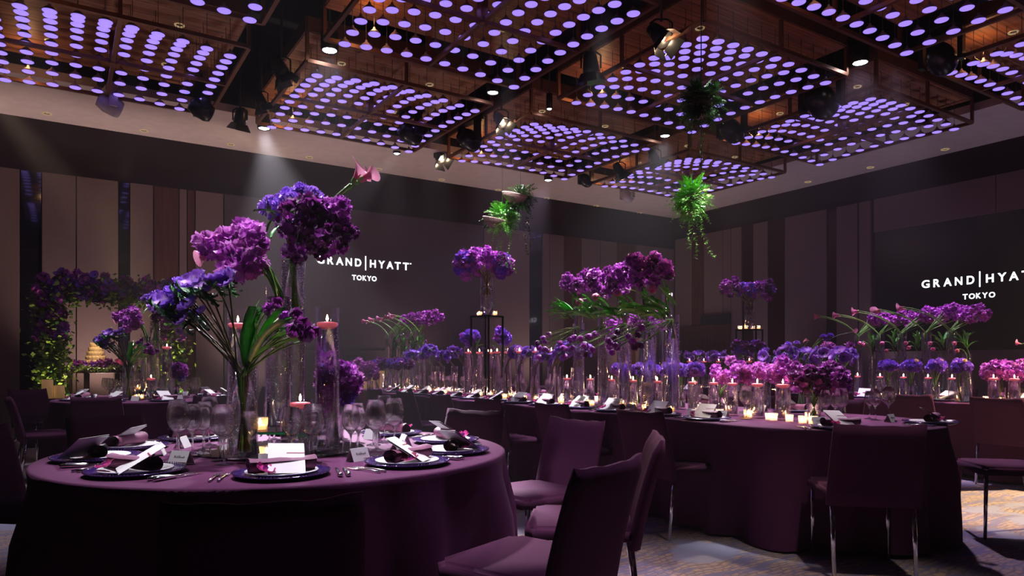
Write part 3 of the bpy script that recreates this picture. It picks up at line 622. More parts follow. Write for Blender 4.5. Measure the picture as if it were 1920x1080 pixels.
for k, ry in enumerate([3.4, 4.3, 5.2, 6.1, 7.0]):
    chair(RW(9.26, ry), RZ + PI, 'chair beyond the right rear table, %s from the right' % ORD[k].replace('nearest', 'first'), 'chairs on the far side of the right rear table')

# ------------------------------------------------------------------ tableware
def charger_me():
    return MB().lathe([(0.0, 0.004), (0.10, 0.004), (0.135, 0.008), (0.165, 0.016), (0.168, 0.014), (0.13, 0.0), (0.0, 0.0)], 48, 'charger').mesh('charger_plate')
def beads_me():
    b = MB()
    for k in range(90): a = 2 * PI * k / 90; b.lathe([(0, -0.0028), (0.0028, 0), (0, 0.0028)], 5, 'bead', Matrix.Translation((0.166 * math.cos(a), 0.166 * math.sin(a), 0.018)))
    return b.mesh('beaded_rim')
CH, BD = charger_me(), beads_me()
PL = MB().lathe([(0.0, 0.006), (0.07, 0.006), (0.10, 0.011), (0.125, 0.016), (0.126, 0.014), (0.08, 0.0), (0.0, 0.0)], 40, 'china').mesh('dinner_plate')
def napkin_me():
    vs = []; fs = []; n = 34; ys = 10
    for i in range(n):
        a = i / (n - 1) * 2 * PI * 2.4; r = 0.011 + 0.017 * i / (n - 1) + 0.002
        for j in range(ys):
            y = -0.115 + 0.23 * j / (ys - 1); rr = r * (1 + 0.06 * math.sin(j * 1.3 + a)) * (1.0 - 0.12 * math.cos(y * 14))
            vs.append((rr * math.cos(a) * 1.25, y + 0.003 * math.sin(a * 2), max(rr * math.sin(a) + 0.028, 0.001)))
    for i in range(n - 1):
        for j in range(ys - 1): q = i * ys + j; fs.append((q, q + 1, q + ys + 1, q + ys))
    me = MB().add(vs, fs, 'napkin').mesh('napkin'); return me
NAP = napkin_me()
def card_me():
    b = MB(); b.box(-0.062, 0.062, 0, 0.17, 0, 0.0012, 'paper'); b.box(-0.063, 0.061, 0.002, 0.172, 0.003, 0.0042, 'paper', Matrix.Rotation(math.radians(3.0), 4, 'Y'))
    return b.mesh('menu_card', False)
CARD = card_me(); BAND = MB().box(0.0, 0.062, 0.112, 0.117, 0.0045, 0.0052, 'band', Matrix.Rotation(math.radians(3.0), 4, 'Y')).mesh('band', False)
def name_me():
    b = MB(); h = 0.052; w = 0.045; d = 0.024
    for s in (1, -1): b.add([(-w, -s * d, 0), (w, -s * d, 0), (w, 0, h), (-w, 0, h), (-w, -s * (d + .001), 0), (w, -s * (d + .001), 0), (w, -s * .001, h + .0005), (-w, -s * .001, h + .0005)], [(0, 1, 2, 3), (7, 6, 5, 4), (0, 4, 5, 1), (1, 5, 6, 2), (2, 6, 7, 3), (3, 7, 4, 0)], 'paper')
    return b.mesh('name_card', False)
def scrawl_me():
    b = MB(); h = 0.052; d = 0.024; rnd = random.Random(5); x = -0.022
    def P(x, q): return (x, d * q - 0.0255 , 0.052 * q)   # on the front slope
    def Q(x, q): return (x, -d * (1 - q) - 0.0018, h * q)
    while x < 0.028:
        w = rnd.uniform(0.0015, 0.003)
        if rnd.random() < 0.8: b.tube([Q(x, 0.5), Q(x + w * .5, 0.5 + rnd.uniform(0.05, .2)), Q(x + w, 0.5)], 0.0004, 'ink', 3)
        x += w
    b.box(0.01, 0.045, -0.0225, -0.0215, 0.0085, 0.0110, 'band', Matrix.Translation((0, 0.0005, 0)))
    return b.mesh('handwriting')
NAMEC, SCR = name_me(), scrawl_me()
def orchid_me(m):
    b = MB(); rnd = random
    for k in range(5):
        X = Matrix.Rotation(k * 2 * PI / 5, 4, 'Z'); b.petal(0.034, 0.017 if k % 2 else 0.013, m, X, 0.25, 0.75, 0.25, 0.12, 4, 2, .5)
    for k in range(3): b.petal(0.016, 0.008, 'dark', Matrix.Rotation(k * 2.1 + .4, 4, 'Z'), 0.9, 1.6, 0.5, 0.1, 3, 2, .6)
    return b.mesh('orchid')
ORC = [orchid_me('wine'), orchid_me('rose')]
def fork_me():
    b = MB(); b.tube([(0, 0, 0.004), (0, 0.05, 0.006), (0, 0.11, 0.004), (0, 0.125, 0.004)], [0.005, 0.0035, 0.003, 0.004], 'silver', 8)
    b.box(-0.011, 0.011, 0.122, 0.142, 0.003, 0.005, 'silver')
    for k in range(4): b.box(-0.011 + k * 0.0065, -0.0085 + k * 0.0065, 0.140, 0.185, 0.003, 0.0045, 'silver')
    return b.mesh('fork')
def knife_me():
    b = MB(); b.tube([(0, 0, 0.007), (0, 0.02, 0.008), (0, 0.085, 0.006), (0, 0.092, 0.005)], [0.006, 0.009, 0.0065, 0.004], 'silver', 10)
    b.add([(-0.006, 0.09, 0.004), (0.006, 0.09, 0.004), (0.008, 0.15, 0.004), (0.003, 0.21, 0.004), (-0.005, 0.2, 0.004), (-0.006, 0.09, 0.006), (0.006, 0.09, 0.006), (0.008, 0.15, 0.0055), (0.003, 0.21, 0.005), (-0.005, 0.2, 0.005)],
          [(4, 3, 2, 1, 0), (5, 6, 7, 8, 9), (0, 1, 6, 5), (1, 2, 7, 6), (2, 3, 8, 7), (3, 4, 9, 8), (4, 0, 5, 9)], 'silver')
    return b.mesh('knife')
FK, KN = fork_me(), knife_me()
def glass_me(H, rb, rt, hb, n=28, far=False):          # H height, rb widest bowl radius, rt rim radius, hb bowl height
    z0 = H - hb; pr = [(0.0, 0.0025), (0.034, 0.001), (0.036, 0.002), (0.02, 0.005), (0.006, 0.011), (0.0036, 0.03), (0.0036, z0 - 0.025), (0.006, z0 - 0.006), (rb * 0.45, z0 + hb * 0.07), (rb * 0.80, z0 + hb * 0.2), (rb * 0.98, z0 + hb * 0.36), (rb, z0 + hb * 0.46), (rb * 0.93, z0 + hb * 0.7), (rt, H)]
    if far: pr = [pr[i] for i in (0, 2, 4, 6, 8, 10, 12, 13)]
    if far: b = MB().lathe(pr, n, 'crystal')
    else:
        t = 0.0014; inner = [(max(r - t, 0), z + (t if i < 1 else 0)) for i, (r, z) in enumerate(pr[8:])]
        b = MB().lathe([(0.0, 0.0)] + pr[1:] + [(rt - t / 2, H + .0007)] + inner[::-1] + [(0, z0 + hb * 0.04)], n, 'stemware')
    return b.mesh('wine_glass')
GL = [('large', glass_me(0.235, 0.045, 0.033, 0.132)), ('medium', glass_me(0.220, 0.039, 0.028, 0.122)), ('small', glass_me(0.20, 0.034, 0.025, 0.108))]
GLF = [('large', glass_me(0.235, 0.045, 0.033, 0.132, 14, True)), ('medium', glass_me(0.220, 0.039, 0.028, 0.122, 14, True)), ('small', glass_me(0.20, 0.034, 0.025, 0.108, 14, True))]
def setting(p, yaw, where, grp, full=True, glasses=3, ang=None, name=True, plate=True, gdir=1):
    """p plate centre, yaw the direction the guest looks"""
    d = Vector((math.cos(yaw), math.sin(yaw), 0)); r = Vector((math.sin(yaw), -math.cos(yaw), 0)); q = yaw - PI / 2; z = Vector((0, 0, ZT + 0.001)); P = Vector((p[0], p[1], 0)) + z
    o = link('charger_plate', CH, None, P, (0, 0, q)); tag(o, 'blue violet charger plate with beaded rim ' + where, 'plate', 'charger plates ' + grp)
    if full: link('beaded_rim', BD, o)
    if plate: o = link('dinner_plate', PL, None, P + Vector((0, 0, 0.0045)), (0, 0, q)); tag(o, 'white plate ' + where, 'plate', 'white plates ' + grp)
    zz = 0.0045 + 0.0065
    na = q + PI / 2 + ru(-.25, .25) if full else q + PI / 2
    o = link('napkin', NAP, None, P + Vector((0, 0, zz)) - d * 0.01, (0, 0, na)); tag(o, 'rolled plum napkin ' + where, 'napkin', 'rolled napkins ' + grp)
    aa = ru(-.5, .5) if ang is None else ang
    X = Matrix.Rotation(q + aa, 4, 'Z') @ Matrix.Rotation(math.radians(31), 4, 'X')
    o = link('menu_card', CARD, None, P + Vector((0, 0, zz + 0.004)) - d * 0.085 + r * 0.02, X.to_quaternion()); tag(o, 'white menu booklet with maroon band ' + where, 'menu', 'menu cards ' + grp)
    if full: link('band', BAND, o)
    X = Matrix.Rotation(q + ru(0, 6), 4, 'Z') @ Matrix.Rotation(0.4, 4, 'X')
    o = link('orchid', ORC[0] if R() < .6 else ORC[1], None, P + Vector((0, 0, zz + 0.018)) - d * 0.075 - r * 0.055, X.to_quaternion(), 1.15); tag(o, 'crimson orchid bloom ' + where, 'flower', 'orchid blooms ' + grp)
    if name:
        o = link('name_card', NAMEC, None, P + d * 0.23 - r * 0.05 if full else P + d * .2 + r * .16, (0, 0, q + ru(-.2, .2))); tag(o, 'white folded name card ' + where, 'name card', 'name cards ' + grp)
        if full: link('handwriting', SCR, o)
    if full:
        for k in range(2):
            o = link('fork', FK, None, P - r * (0.20 + 0.028 * k) - d * 0.09, (0, 0, q - 0.06)); tag(o, ('inner' if k == 0 else 'outer') + ' silver fork ' + where, 'fork')
            o = link('knife', KN, None, P + r * (0.20 + 0.028 * k) - d * 0.10, (0, 0, q + 0.05)); tag(o, ('inner' if k == 0 else 'outer') + ' silver knife ' + where, 'knife')
    gp = [(0.30, 0.10), (0.36, 0.02), (0.42, 0.11), (0.37, 0.19)]
    for k in range(glasses):
        nm, me = (GL if full else GLF)[k]; a, b = gp[k]
        o = link('wine_glass', me, None, P + d * (a + ru(-.01, .01)) + r * (b * gdir + ru(-.01, .01))); tag(o, nm + ' empty wine glass ' + where, 'glass', 'wine glasses ' + grp)
for k, a in enumerate(A1):
    p = C1 + Vector((math.cos(math.radians(a)), math.sin(math.radians(a)), 0)) * 0.765
    setting(p, math.radians(a + 180), 'at the %s seat, front round table' % S1N[k], 'on the front round table', ang={0: 0.05, 1: 0.5, 9: -0.55, 2: 0.9, 8: -0.9}.get(k), glasses=3 if k % 2 else 2, plate=True)
for k in range(9):
    a = math.radians(-95 + 40 * k); p = C5 + Vector((math.cos(a), math.sin(a), 0)) * 0.77
    setting(p, a + PI, 'at the %s seat round, left rear table' % ORD[k].replace('nearest', 'first'), 'on the left rear round table', full=False)
for k, ry in enumerate([3.43, 4.42, 5.4, 6.33, 7.2, 8.1, 9.0]):
    setting(RW(3.84, ry), RZ, 'at the %s left seat, middle table' % ORD[k], 'along the left side of the middle long table', full=k < 2, glasses=2)
    if k < 6: setting(RW(3.84, ry + 0.47), RZ, 'between %s left seats, middle table' % ['first two', 'second and third', 'third and fourth', 'fourth and fifth', 'fifth and sixth', 'last two'][k], 'along the left side of the middle long table', full=False, glasses=2)
for k, ry in enumerate([3.6, 4.5, 5.4, 6.3, 7.2, 8.1, 9.0]):
    setting(RW(5.06, ry), RZ + PI, 'at the %s far side seat, middle table' % ORD[k], 'along the far side of the middle long table', full=False, glasses=2)
for k, (px, v, l) in enumerate([(1575, 4.28, 'at the middle long table end'), (1745, 4.62, 'at the right corner of the middle table end')]):
    p = PD(px, v); setting(p, facing(p, pc + Vector((0, .4, 0))), l, 'at the near end of the middle long table', full=True, glasses=3, ang=0.4, gdir=(1 if k == 0 else 1))
for k, ry in enumerate([2.2, 3.0, 3.78, 4.6, 5.5, 6.4, 7.3]):
    setting(RW(7.80, ry), RZ, 'at the %s near side seat, right rear table' % ORD[k].replace('nearest', 'first'), 'on the right rear table', full=False, glasses=3)
# ------------------------------------------------------------------ vases and candles
def vase_me(r, h, n):
    t = 0.003; return MB().lathe([(0, 0.0), (r, 0.0), (r, h), (r - t, h), (r - t, 0.012), (0, 0.012)], n, 'glass').mesh('glass_vase')
def vase(p, r, h, wf, label, group=None, bub=0, n=28, z0=ZT + .001, name='glass_vase'):
    o = link(name, cached(('v', round(r, 4), round(h, 3), n), lambda: vase_me(r, h, n)), None, Vector((p[0], p[1], z0))); tag(o, label, 'vase', group)
    if wf:
        wt = link('water', cached(('w', round(r, 4), round(h * wf, 3), n), lambda: MB().lathe([(0, 0.014), (r - 0.006, 0.014), (r - 0.006, h * wf), (0, h * wf)], n, 'water').mesh('water')), o)
    if bub:
        def f():
            b = MB(); rnd = random.Random(int(r * 1e4) + int(h * 100))
            for k in range(bub):
                a = rnd.random() * 6.28; s = rnd.choice((.0012, .0016, .002, .0027)); zz = h * wf * (0.04 + 0.94 * (1 - rnd.random() ** 1.3 * .9))
                b.lathe([(0, -s), (s, 0), (0, s)], 4, 'bubble', Matrix.Translation(((r - 0.008) * math.cos(a), (r - 0.008) * math.sin(a), zz)))
            return b.mesh('bubbles')
        link('bubbles', cached(('b', r, h, bub), f), wt, kind='stuff')
    return o
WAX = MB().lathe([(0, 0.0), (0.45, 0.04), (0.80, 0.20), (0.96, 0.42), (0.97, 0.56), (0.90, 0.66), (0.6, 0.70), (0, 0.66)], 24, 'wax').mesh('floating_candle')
FLM = MB().lathe([(0, 0), (0.0035, 0.004), (0.0048, 0.009), (0.0030, 0.018), (0, 0.027)], 8, 'flame').mesh('flame')
WCK = MB().tube([(0, 0, 0), (0.0005, 0, 0.009)], 0.0009, 'wick', 4).mesh('wick')
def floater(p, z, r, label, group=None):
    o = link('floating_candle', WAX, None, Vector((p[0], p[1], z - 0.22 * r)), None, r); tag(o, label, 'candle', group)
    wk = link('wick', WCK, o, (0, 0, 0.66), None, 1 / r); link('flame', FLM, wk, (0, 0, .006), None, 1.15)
def candle_vase(p, r, h, label, group=None, z0=ZT + .001, bub=0, n=20):
    vase(p, r, h, 0.86, 'cylinder under ' + label.replace('pink floating ', '').replace('red floating ', ''), group and group + ', the cylinders', bub, n, z0)
    floater(p, z0 + h * 0.86, r - 0.007, label, group)
TC = MB().lathe([(0, 0), (0.027, 0), (0.030, 0.055), (0.028, 0.055), (0.025, 0.006), (0, 0.006)], 18, 'cup').mesh('tealight_holder')
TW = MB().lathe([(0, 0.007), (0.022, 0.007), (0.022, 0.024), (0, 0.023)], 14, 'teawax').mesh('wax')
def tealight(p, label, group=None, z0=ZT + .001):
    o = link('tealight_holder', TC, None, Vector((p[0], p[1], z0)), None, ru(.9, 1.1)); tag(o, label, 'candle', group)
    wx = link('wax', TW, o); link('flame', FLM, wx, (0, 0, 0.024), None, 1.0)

# ------------------------------------------------------------------ flower heads (unit size about 1, +Z is up out of the flower)
def rotm(d, roll=None):
    q = Vector(d).to_track_quat('Z', 'Y'); return q @ Quaternion((0, 0, 1), R() * 6.28 if roll is None else roll)
def carnation_me(m):
    b = MB()
    for ring, (n, th, L, rr) in enumerate(((11, -0.25, .62, .30), (11, .15, .66, .28), (10, .55, .64, .2), (8, .95, .58, .14), (6, 1.3, .5, .06))):
        for k in range(n):
            a = 2 * PI * (k + ring * .5) / n + ru(-.1, .1); X = Matrix.Rotation(a, 4, 'Z') @ Matrix.Translation((0, rr, -0.15 + ring * .05))
            b.petal(L, 0.26, m, X, th, th + .5, 0.25, 0.22, 3, 2, 1.25)
    b.lathe([(0.05, -0.7), (0.16, -0.5), (0.22, -0.15), (0.05, -0.1)], 7, 'stem'); return b.mesh('flower_head')
def spray_me(m, m2, n=11):
    b = MB(); g = (1 + 5 ** .5) / 2
    for k in range(n):
        z = 1 - 1.55 * (k + .5) / n; r = math.sqrt(max(0, 1 - z * z)); a = 2 * PI * k / g
        d = Vector((r * math.cos(a), r * math.sin(a), z)); X = Matrix.Translation(d * ru(.5, .72)) @ rotm(d).to_matrix().to_4x4()
        mm = m2 if R() < .2 else m
        for j in range(4): b.petal(0.62, 0.34, mm, X @ Matrix.Rotation(j * PI / 2 + ru(-.3, .3), 4, 'Z'), ru(0.1, .5), ru(.6, 1.3), 0.3, 0.3, 2, 2, 1.2)
    b.tube([(0, 0, -.9), (0, 0, 0)], 0.05, 'stem', 4); return b.mesh('flower_head')
def anemone_me(m):
    b = MB()
    for ring in (0, 1):
        for k in range(6): b.petal(0.95, 0.42, m, Matrix.Rotation((k + ring * .5) * PI / 3 + ru(-.1, .1), 4, 'Z') @ Matrix.Translation((0, .08, ring * .04)), .2 + ring * .2, .85, 0.28, 0.08, 4, 2, .75)
    b.lathe([(0, 0.22), (.13, .2), (.2, .1), (.18, 0)], 10, 'centre')
    for k in range(12): a = k * PI / 6; b.lathe([(0, -.02), (.02, 0), (0, .02)], 4, 'centre', Matrix.Translation((.3 * math.cos(a), .3 * math.sin(a), .2)))
    for k in range(7): b.petal(0.5, 0.1, 'darkleaf', Matrix.Translation((0, 0, -.35)) @ Matrix.Rotation(k * .9, 4, 'Z'), -.3, .5, .1, .3, 2, 2, .4)
    return b.mesh('flower_head')
def tulip_me(m):
    b = MB()
    for ring in (0, 1):
        for k in range(3 + ring): b.petal(1.15 - ring * .1, 0.48, m, Matrix.Rotation((k + ring * .5) * 2 * PI / (3 + ring), 4, 'Z') @ Matrix.Translation((0, .06, -0.2)), .35 + ring * .15, 2.1, 0.55, 0.05, 5, 2, .5)
    b.lathe([(0, -.25), (.12, -.22), (.2, -.1)], 8, 'stem'); return b.mesh('flower_head')
def calla_me():
    b = MB(); nu, nv = 8, 14; vs = []; fs = []
    for i in range(nu + 1):
        s = i / nu
        for j in range(nv + 1):
            a = -PI * 1.02 + 2.04 * PI * j / nv; front = math.cos(a) * .5 + .5
            r = 0.10 + 0.34 * s ** 1.6 + 0.30 * max(0, s - .7) ** 1.2 * (0.6 + front)
            z = 1.25 * s * (0.72 + 0.42 * front ** 1.5) - 0.22 * max(0, s - .75) * (1 + front)
            x = r * math.sin(a); y = r * math.cos(a) + 0.55 * front ** 3 * max(0, s - .6) 
            vs.append((x, y, z))
    W = nv + 1
    for i in range(nu):
        for j in range(nv): a = i * W + j; fs.append((a, a + 1, a + W + 1, a + W))
    b.add(vs, fs, 'pink'); b.lathe([(.05, 0), (.07, .4), (.05, .8), (0, .85)], 8, 'cream'); b.lathe([(.07, -.12), (.13, .02), (.15, .25)], 10, 'stem'); return b.mesh('flower_head')
KIND = {'carnation': [carnation_me('blue') for _ in range(2)], 'carnationv': [carnation_me('violet')], 'spray': [spray_me('stock', 'magenta') for _ in range(3)],
        'spraydark': [spray_me('dark', 'stock') for _ in range(2)], 'spraymag': [spray_me('magenta', 'stock') for _ in range(3)], 'sprayblue': [spray_me('blue', 'stock') for _ in range(2)],
        'anemone': [anemone_me('violet') for _ in range(2)], 'anemoneblue': [anemone_me('blue')], 'tulipdark': [tulip_me('dark'), tulip_me('stock')], 'tulippink': [tulip_me('pink')], 'tulippurple': [tulip_me('stock')], 'calla': [calla_me()], 'peach': [anemone_me('pink')],
        'cream': [carnation_me('cream')]}
LEAFS = []
for k in range(3):
    b = MB(); b.petal(1.0, 0.085, 'leaf', None, .2 + .2 * k, -.6 + .3 * k, 0.8, 0.02, 7, 2, .15); LEAFS.append(b.mesh('leaf'))
b = MB()
for k in range(9): b.petal(0.30, 0.05, 'darkleaf', Matrix.Rotation(k * .7, 4, 'Z') @ Matrix.Rotation(-.4, 4, 'X'), .2, .9, .2, .3, 3, 2, .3)
RUFF = b.mesh('leaf')
def bez(a, b, c, n):
    return [a * (1 - t) ** 2 + b * 2 * t * (1 - t) + c * t * t for t in [i / n for i in range(n + 1)]]
def bouquet(base, neck, heads, label, cat='bouquet', group=None, stem_r=0.003, stem_m='stem', arch=0.35, leaves=(), name='flower_bouquet', nst=5, spread=0.02):
    """heads: (kind, world position, size, direction or None). Stems run from the vase floor through the neck."""
    base = Vector(base); neck = Vector(neck); root = empty(name, base); tag(root, label, cat, group); nk = neck - base
    for h in heads:
        kind, p, s, d = h[:4]; st = h[4] if len(h) > 4 else True
        p = Vector(p) - base
        if st:
            j = Vector((ru(-spread, spread), ru(-spread, spread), 0)); a0 = nk + j
            mid = a0 + (p - a0) * 0.5; mid.z = a0.z + (p.z - a0.z) * (0.5 + arch) + (arch * (p - a0).length * .5); mid.x -= (p.x - a0.x) * .15; mid.y -= (p.y - a0.y) * .15
            pts = [Vector((-j.x, -j.y, 0.015))] + bez(a0, mid, p, nst) if nk.z > 0.03 else bez(a0, mid, p, nst)
            dd = (pts[-1] - pts[-2]).normalized(); pts[-1] = pts[-1] - dd * s * 0.2
            link('stem', MB().tube(pts, st if isinstance(st, float) else stem_r, stem_m, 5).mesh('stem'), root)
        else: dd = (p - nk).normalized()
        dd = Vector(d) if d is not None else dd
        link('flower_head', random.choice(KIND[kind]), root, p, rotm(dd), s)
    for lf in leaves:                                 # (world pos, direction, size, which)
        p, d, s, wh = lf; d = Vector(d).normalized()
        q = d.to_track_quat('Y', 'Z'); link('leaf', RUFF if wh == 'ruff' else LEAFS[wh], root, Vector(p) - base, q, s)
    return root
def blob(c, rad, n, kind, s, seed, up=0.15, stems=0.3, jit=0.12):
    """n heads over an ellipsoid's shell and some within"""
    rnd = random.Random(seed); c = Vector(c); out = []; g = (1 + 5 ** .5) / 2
    for k in range(n):
        z = 1 - (1.75) * (k + .5) / n; r = math.sqrt(max(0, 1 - z * z)); a = 2 * PI * k / g + seed
        d = Vector((r * math.cos(a), r * math.sin(a), z)); f = rnd.uniform(.72, 1.02)
        p = c + Vector((d.x * rad[0] * f, d.y * rad[1] * f, d.z * rad[2] * f)) + Vector((rnd.uniform(-jit, jit), rnd.uniform(-jit, jit), rnd.uniform(-jit, jit))) * s
        kd = kind if isinstance(kind, str) else rnd.choice(kind)
        out.append((kd, p, s * rnd.uniform(.85, 1.15), (d.x, d.y, d.z + up), rnd.random() < stems))
    return out

# ------------------------------------------------------------------ round table centrepiece (foreground), copied to the rear table
_before = set(o.name for o in bpy.data.objects)
SRC = []
def arrangement():
    c = PD(532, 3.22); m = link('mirror_plate', MB().lathe([(0, 0), (0.365, 0), (0.365, 0.008), (0.36, 0.0085), (0, 0.0085)], 64, 'darkmirror').mesh('mirror_base'), None, (c.x, c.y, ZT + 0.0005))
    tag(m, 'round dark mirror plate under the vases XX', 'mirror')
    zt = ZT + 0.010
    pl = link('glass_platform', MB().box(-.15, .15, -.11, .11, 0.084, 0.094, 'mirror').mesh('glass_platform', False), None, (c.x + .01, c.y - .10, zt), (0, 0, .0)); tag(pl, 'low mirrored glass platform with green edges XX', 'stand')
    link('green_edge', MB().box(-.151, .151, -.1115, -.1105, 0.083, 0.092, 'teal').box(.1505, .1515, -.111, .111, 0.083, 0.092, 'teal').mesh('green_edge', False), pl)
    for sx in (-1, 1): link('side_panel', MB().box(-.004, .004, -.10, .10, 0, 0.083, 'mirror').mesh('side_panel', False), pl, (sx * .14, 0, 0))
    zp = zt + 0.095
    P = {}
    P['tulip'] = PD(455, 2.88); P['candL'] = PD(446, 3.38); P['calla'] = PD(522, 3.13); P['tall'] = PD(549, 3.33); P['candR'] = PD(613.5, 3.2); P['short'] = PD(563, 2.93); P['low'] = PD(628, 3.50)
    vase(P['tulip'], .060, .405, .93, 'wide clear vase of anemone and tulip stems XX', None, 160, 40, zt)
    candle_vase(P['candL'], .051, .655, 'pink floating candle in the left tall cylinder XX', None, zt, 150, 36)
    candle_vase(P['candR'], .056, .645, 'pink floating candle in the right tall cylinder XX', None, zt, 240, 40)
    candle_vase(P['short'], .050, .24, 'red floating candle in the short front cylinder XX', None, zt, 60, 36)
    vase(P['calla'], .057, .635, .93, 'tall clear vase of magenta sweet peas XX', None, 300, 40, zp)
    vase(P['tall'], .057, .94, .93, 'tallest clear vase with bubbles XX', None, 700, 40, zt)
    vase(P['low'], .045, .16, .8, 'low vase of purple stocks at right XX', None, 0, 28, ZT + .001)
    for k, (px, v, z) in enumerate(((500, 2.84, zt), (520, 2.88, zt), (488, 3.04, zp))): tealight(PD(px, v), ('left', 'right', 'upper')[k] + ' glass tealight cup by the platform XX', None, z)
    # tallest bouquet
    v = 3.33; nk = P['tall'].copy(); nk.z = zt + .90
    H = blob(PV(566, 383, v), (.12, .10, .085), 17, ['carnation', 'carnation', 'carnationv'], .047, 1, stems=.4) + blob(PV(508, 390, v), (.035, .04, .05), 4, 'carnationv', .042, 2) + blob(PV(590, 425, v), (.12, .11, .09), 20, ['spraydark', 'spray', 'spraydark'], .052, 3, stems=.6, jit=1.2) + blob(PV(622, 400, v), (.06, .06, .05), 5, 'spray', .045, 4) + blob(PV(570, 470, v), (.10, .06, .04), 5, 'spraydark', .04, 14)
    H += [('spraydark', PV(664, 437, v), .028, None, .0015), ('spray', PV(648, 425, v), .026, None, .0015), ('spraydark', PV(640, 462, v), .036, None, .0015)]
    bouquet((P['tall'].x, P['tall'].y, nk.z - .27), nk, H, 'top bouquet of blue violet carnations and dark sweet peas XX', leaves=[(PV(520, 400, v - .1), (-.3, -.3, -.2), .12, 2), (PV(525, 425, v - .1), (-.1, -.4, -.5), .11, 1), (PV(518, 405, v - .1), (-.4, 0, -.6), .10, 0)], arch=.1)
    bouquet((P['tall'].x + .01, P['tall'].y, nk.z - .27), nk, [('calla', PV(662, 341, v - .05), .080, (.45, -.2, .72), .0075), ('calla', PV(673, 336, v), .075, (.85, 0.1, .35), .0075), ('calla', PV(668, 344, v + .03), .07, (.6, .1, .5), .007)],
            'three pink calla lilies rising highest to the right XX', arch=.05, leaves=(), name='calla_lilies', stem_m='stem')
    # magenta sweet peas over the calla vase
    v = 3.13; nk = P['calla'].copy(); nk.z = zp + .60
    H = blob(PV(440, 478, v), (.095, .08, .07), 19, 'spraymag', .052, 5, stems=.5, jit=1.1) + blob(PV(472, 500, v), (.04, .04, .03), 4, 'spraymag', .045, 6, jit=.6) + blob(PV(405, 462, v), (.03, .04, .03), 3, 'spraymag', .04, 15)
    bouquet((P['calla'].x, P['calla'].y, nk.z - .25), nk, H, 'bright magenta sweet pea bouquet bending left XX', arch=.35, stem_r=.0035, leaves=[])
    bouquet((P['calla'].x, P['calla'].y + .01, nk.z - .25), nk, [('calla', PV(402, 475, v + .04), .075, (-.8, -.2, -.3), .006), ('calla', PV(412, 466, v + .06), .06, (-.7, .1, .3), .006)], 'pink calla lilies behind the magenta sweet peas XX', arch=.55, name='calla_lilies')
    # anemones fanning left from the wide vase
    v = 2.88; nk = P['tulip'].copy(); nk.z = zt + .33
    A = [(341, 548, 'anemoneblue', .052), (368, 532, 'anemone', .05), (352, 530, 'anemoneblue', .045), (392, 545, 'anemone', .05), (405, 527, 'anemone', .042), (428, 527, 'anemone', .044), (322, 562, 'anemoneblue', .05), (330, 582, 'anemoneblue', .05), (357, 575, 'anemone', .04), (310, 575, 'anemone', .04), (298, 566, 'carnationv', .045), (345, 600, 'anemone', .036), (375, 590, 'anemoneblue', .036), (337, 540, 'peach', .032)]
    H = [(k, PV(x, y, v + ru(-.08, .12)), s * 1.3, (ru(-.6, -.2), ru(-.6, -.1), ru(.2, .9)), .0038) for x, y, k, s in A]
    lv = [(PV(x, y + 12, v + ru(-.05, .1)), (-.5, ru(-.3, .3), .5), .19, 'ruff') for x, y, k, s in A for _ in (0, 1)]
    bouquet((P['tulip'].x, P['tulip'].y, zt + .02), nk, H, 'blue violet anemones fanning out to the left XX', arch=.02, stem_m='brownstem', leaves=lv, nst=6)
    # dark tulips and big leaves to the right
    T = [(508, 588, .033), (520, 574, .030), (528, 592, .028), (552, 592, .030), (565, 612, .034), (550, 630, .034), (572, 638, .040), (560, 600, .028), (583, 622, .032), (543, 618, .028), (500, 580, .026)]
    H = [('tulipdark', PV(x, y, v + ru(-.06, .1)), s * 1.35, (ru(.1, .6), -.5, ru(-.2, .6)), .004) for x, y, s in T]
    lv = [(PV(466, 690, v - .03), (.08, -.04, 1), .30, 0), (PV(478, 668, v + .02), (.28, .1, 1), .22, 1), (PV(470, 680, v - .04), (.80, -.2, .62), .27, 1), (PV(478, 672, v), (.85, .1, .42), .26, 0), (PV(486, 650, v), (.35, .2, 1), .17, 2),
          (PV(485, 655, v - .03), (.8, -.3, .5), .22, 2), (PV(505, 628, v), (.7, 0, .6), .14, 0), (PV(505, 640, v + .05), (.9, 0, .1), .17, 1), (PV(470, 680, v), (.6, -.2, .9), .22, 2), (PV(525, 620, v), (.9, .2, -.1), .14, 1)]
    bouquet((P['tulip'].x + .01, P['tulip'].y - .01, zt + .02), nk, H, 'dark plum tulips with broad green leaves leaning right XX', arch=.10, leaves=lv, nst=6, stem_r=.004)
    v = 3.5; nk = P['low'].copy(); nk.z = ZT + .16
    bouquet((P['low'].x, P['low'].y, ZT + .02), nk, blob(PV(633, 722, v), (.085, .08, .10), 17, ['spray', 'spray', 'sprayblue'], .048, 8, stems=.6), 'low cluster of purple stocks at the right XX', arch=.2)
_n0 = set(bpy.data.objects.keys())
arrangement()
news = [o for o in bpy.data.objects if o.name not in _n0]
kid = {}
for o in news:
    if o.parent: kid.setdefault(o.parent.name, []).append(o)
def ct(o, parent=None):
    c = o.copy(); COL.objects.link(c)
    if parent is not None: c.parent = parent
    for ch in kid.get(o.name, ()): ct(ch, c)
    return c
dlt = C5 - C1 + Vector((-.02, .0, 0))
for o in [o for o in news if not o.parent]:
    c = ct(o); c.location = o.location + QT @ dlt; lb = o['label']
    o['label'] = lb.replace('XX', 'of the front round table'); c['label'] = lb.replace('XX', 'of the left rear table')

# ------------------------------------------------------------------ middle long table centrepieces
def on2(px): t = (px - CX) / F; ry = (RX2 * CT - t * RX2 * ST) / (ST + CT * t); return RX2 * ST + CT * ry
Zt = ZT + .001
G = 'on the middle table'
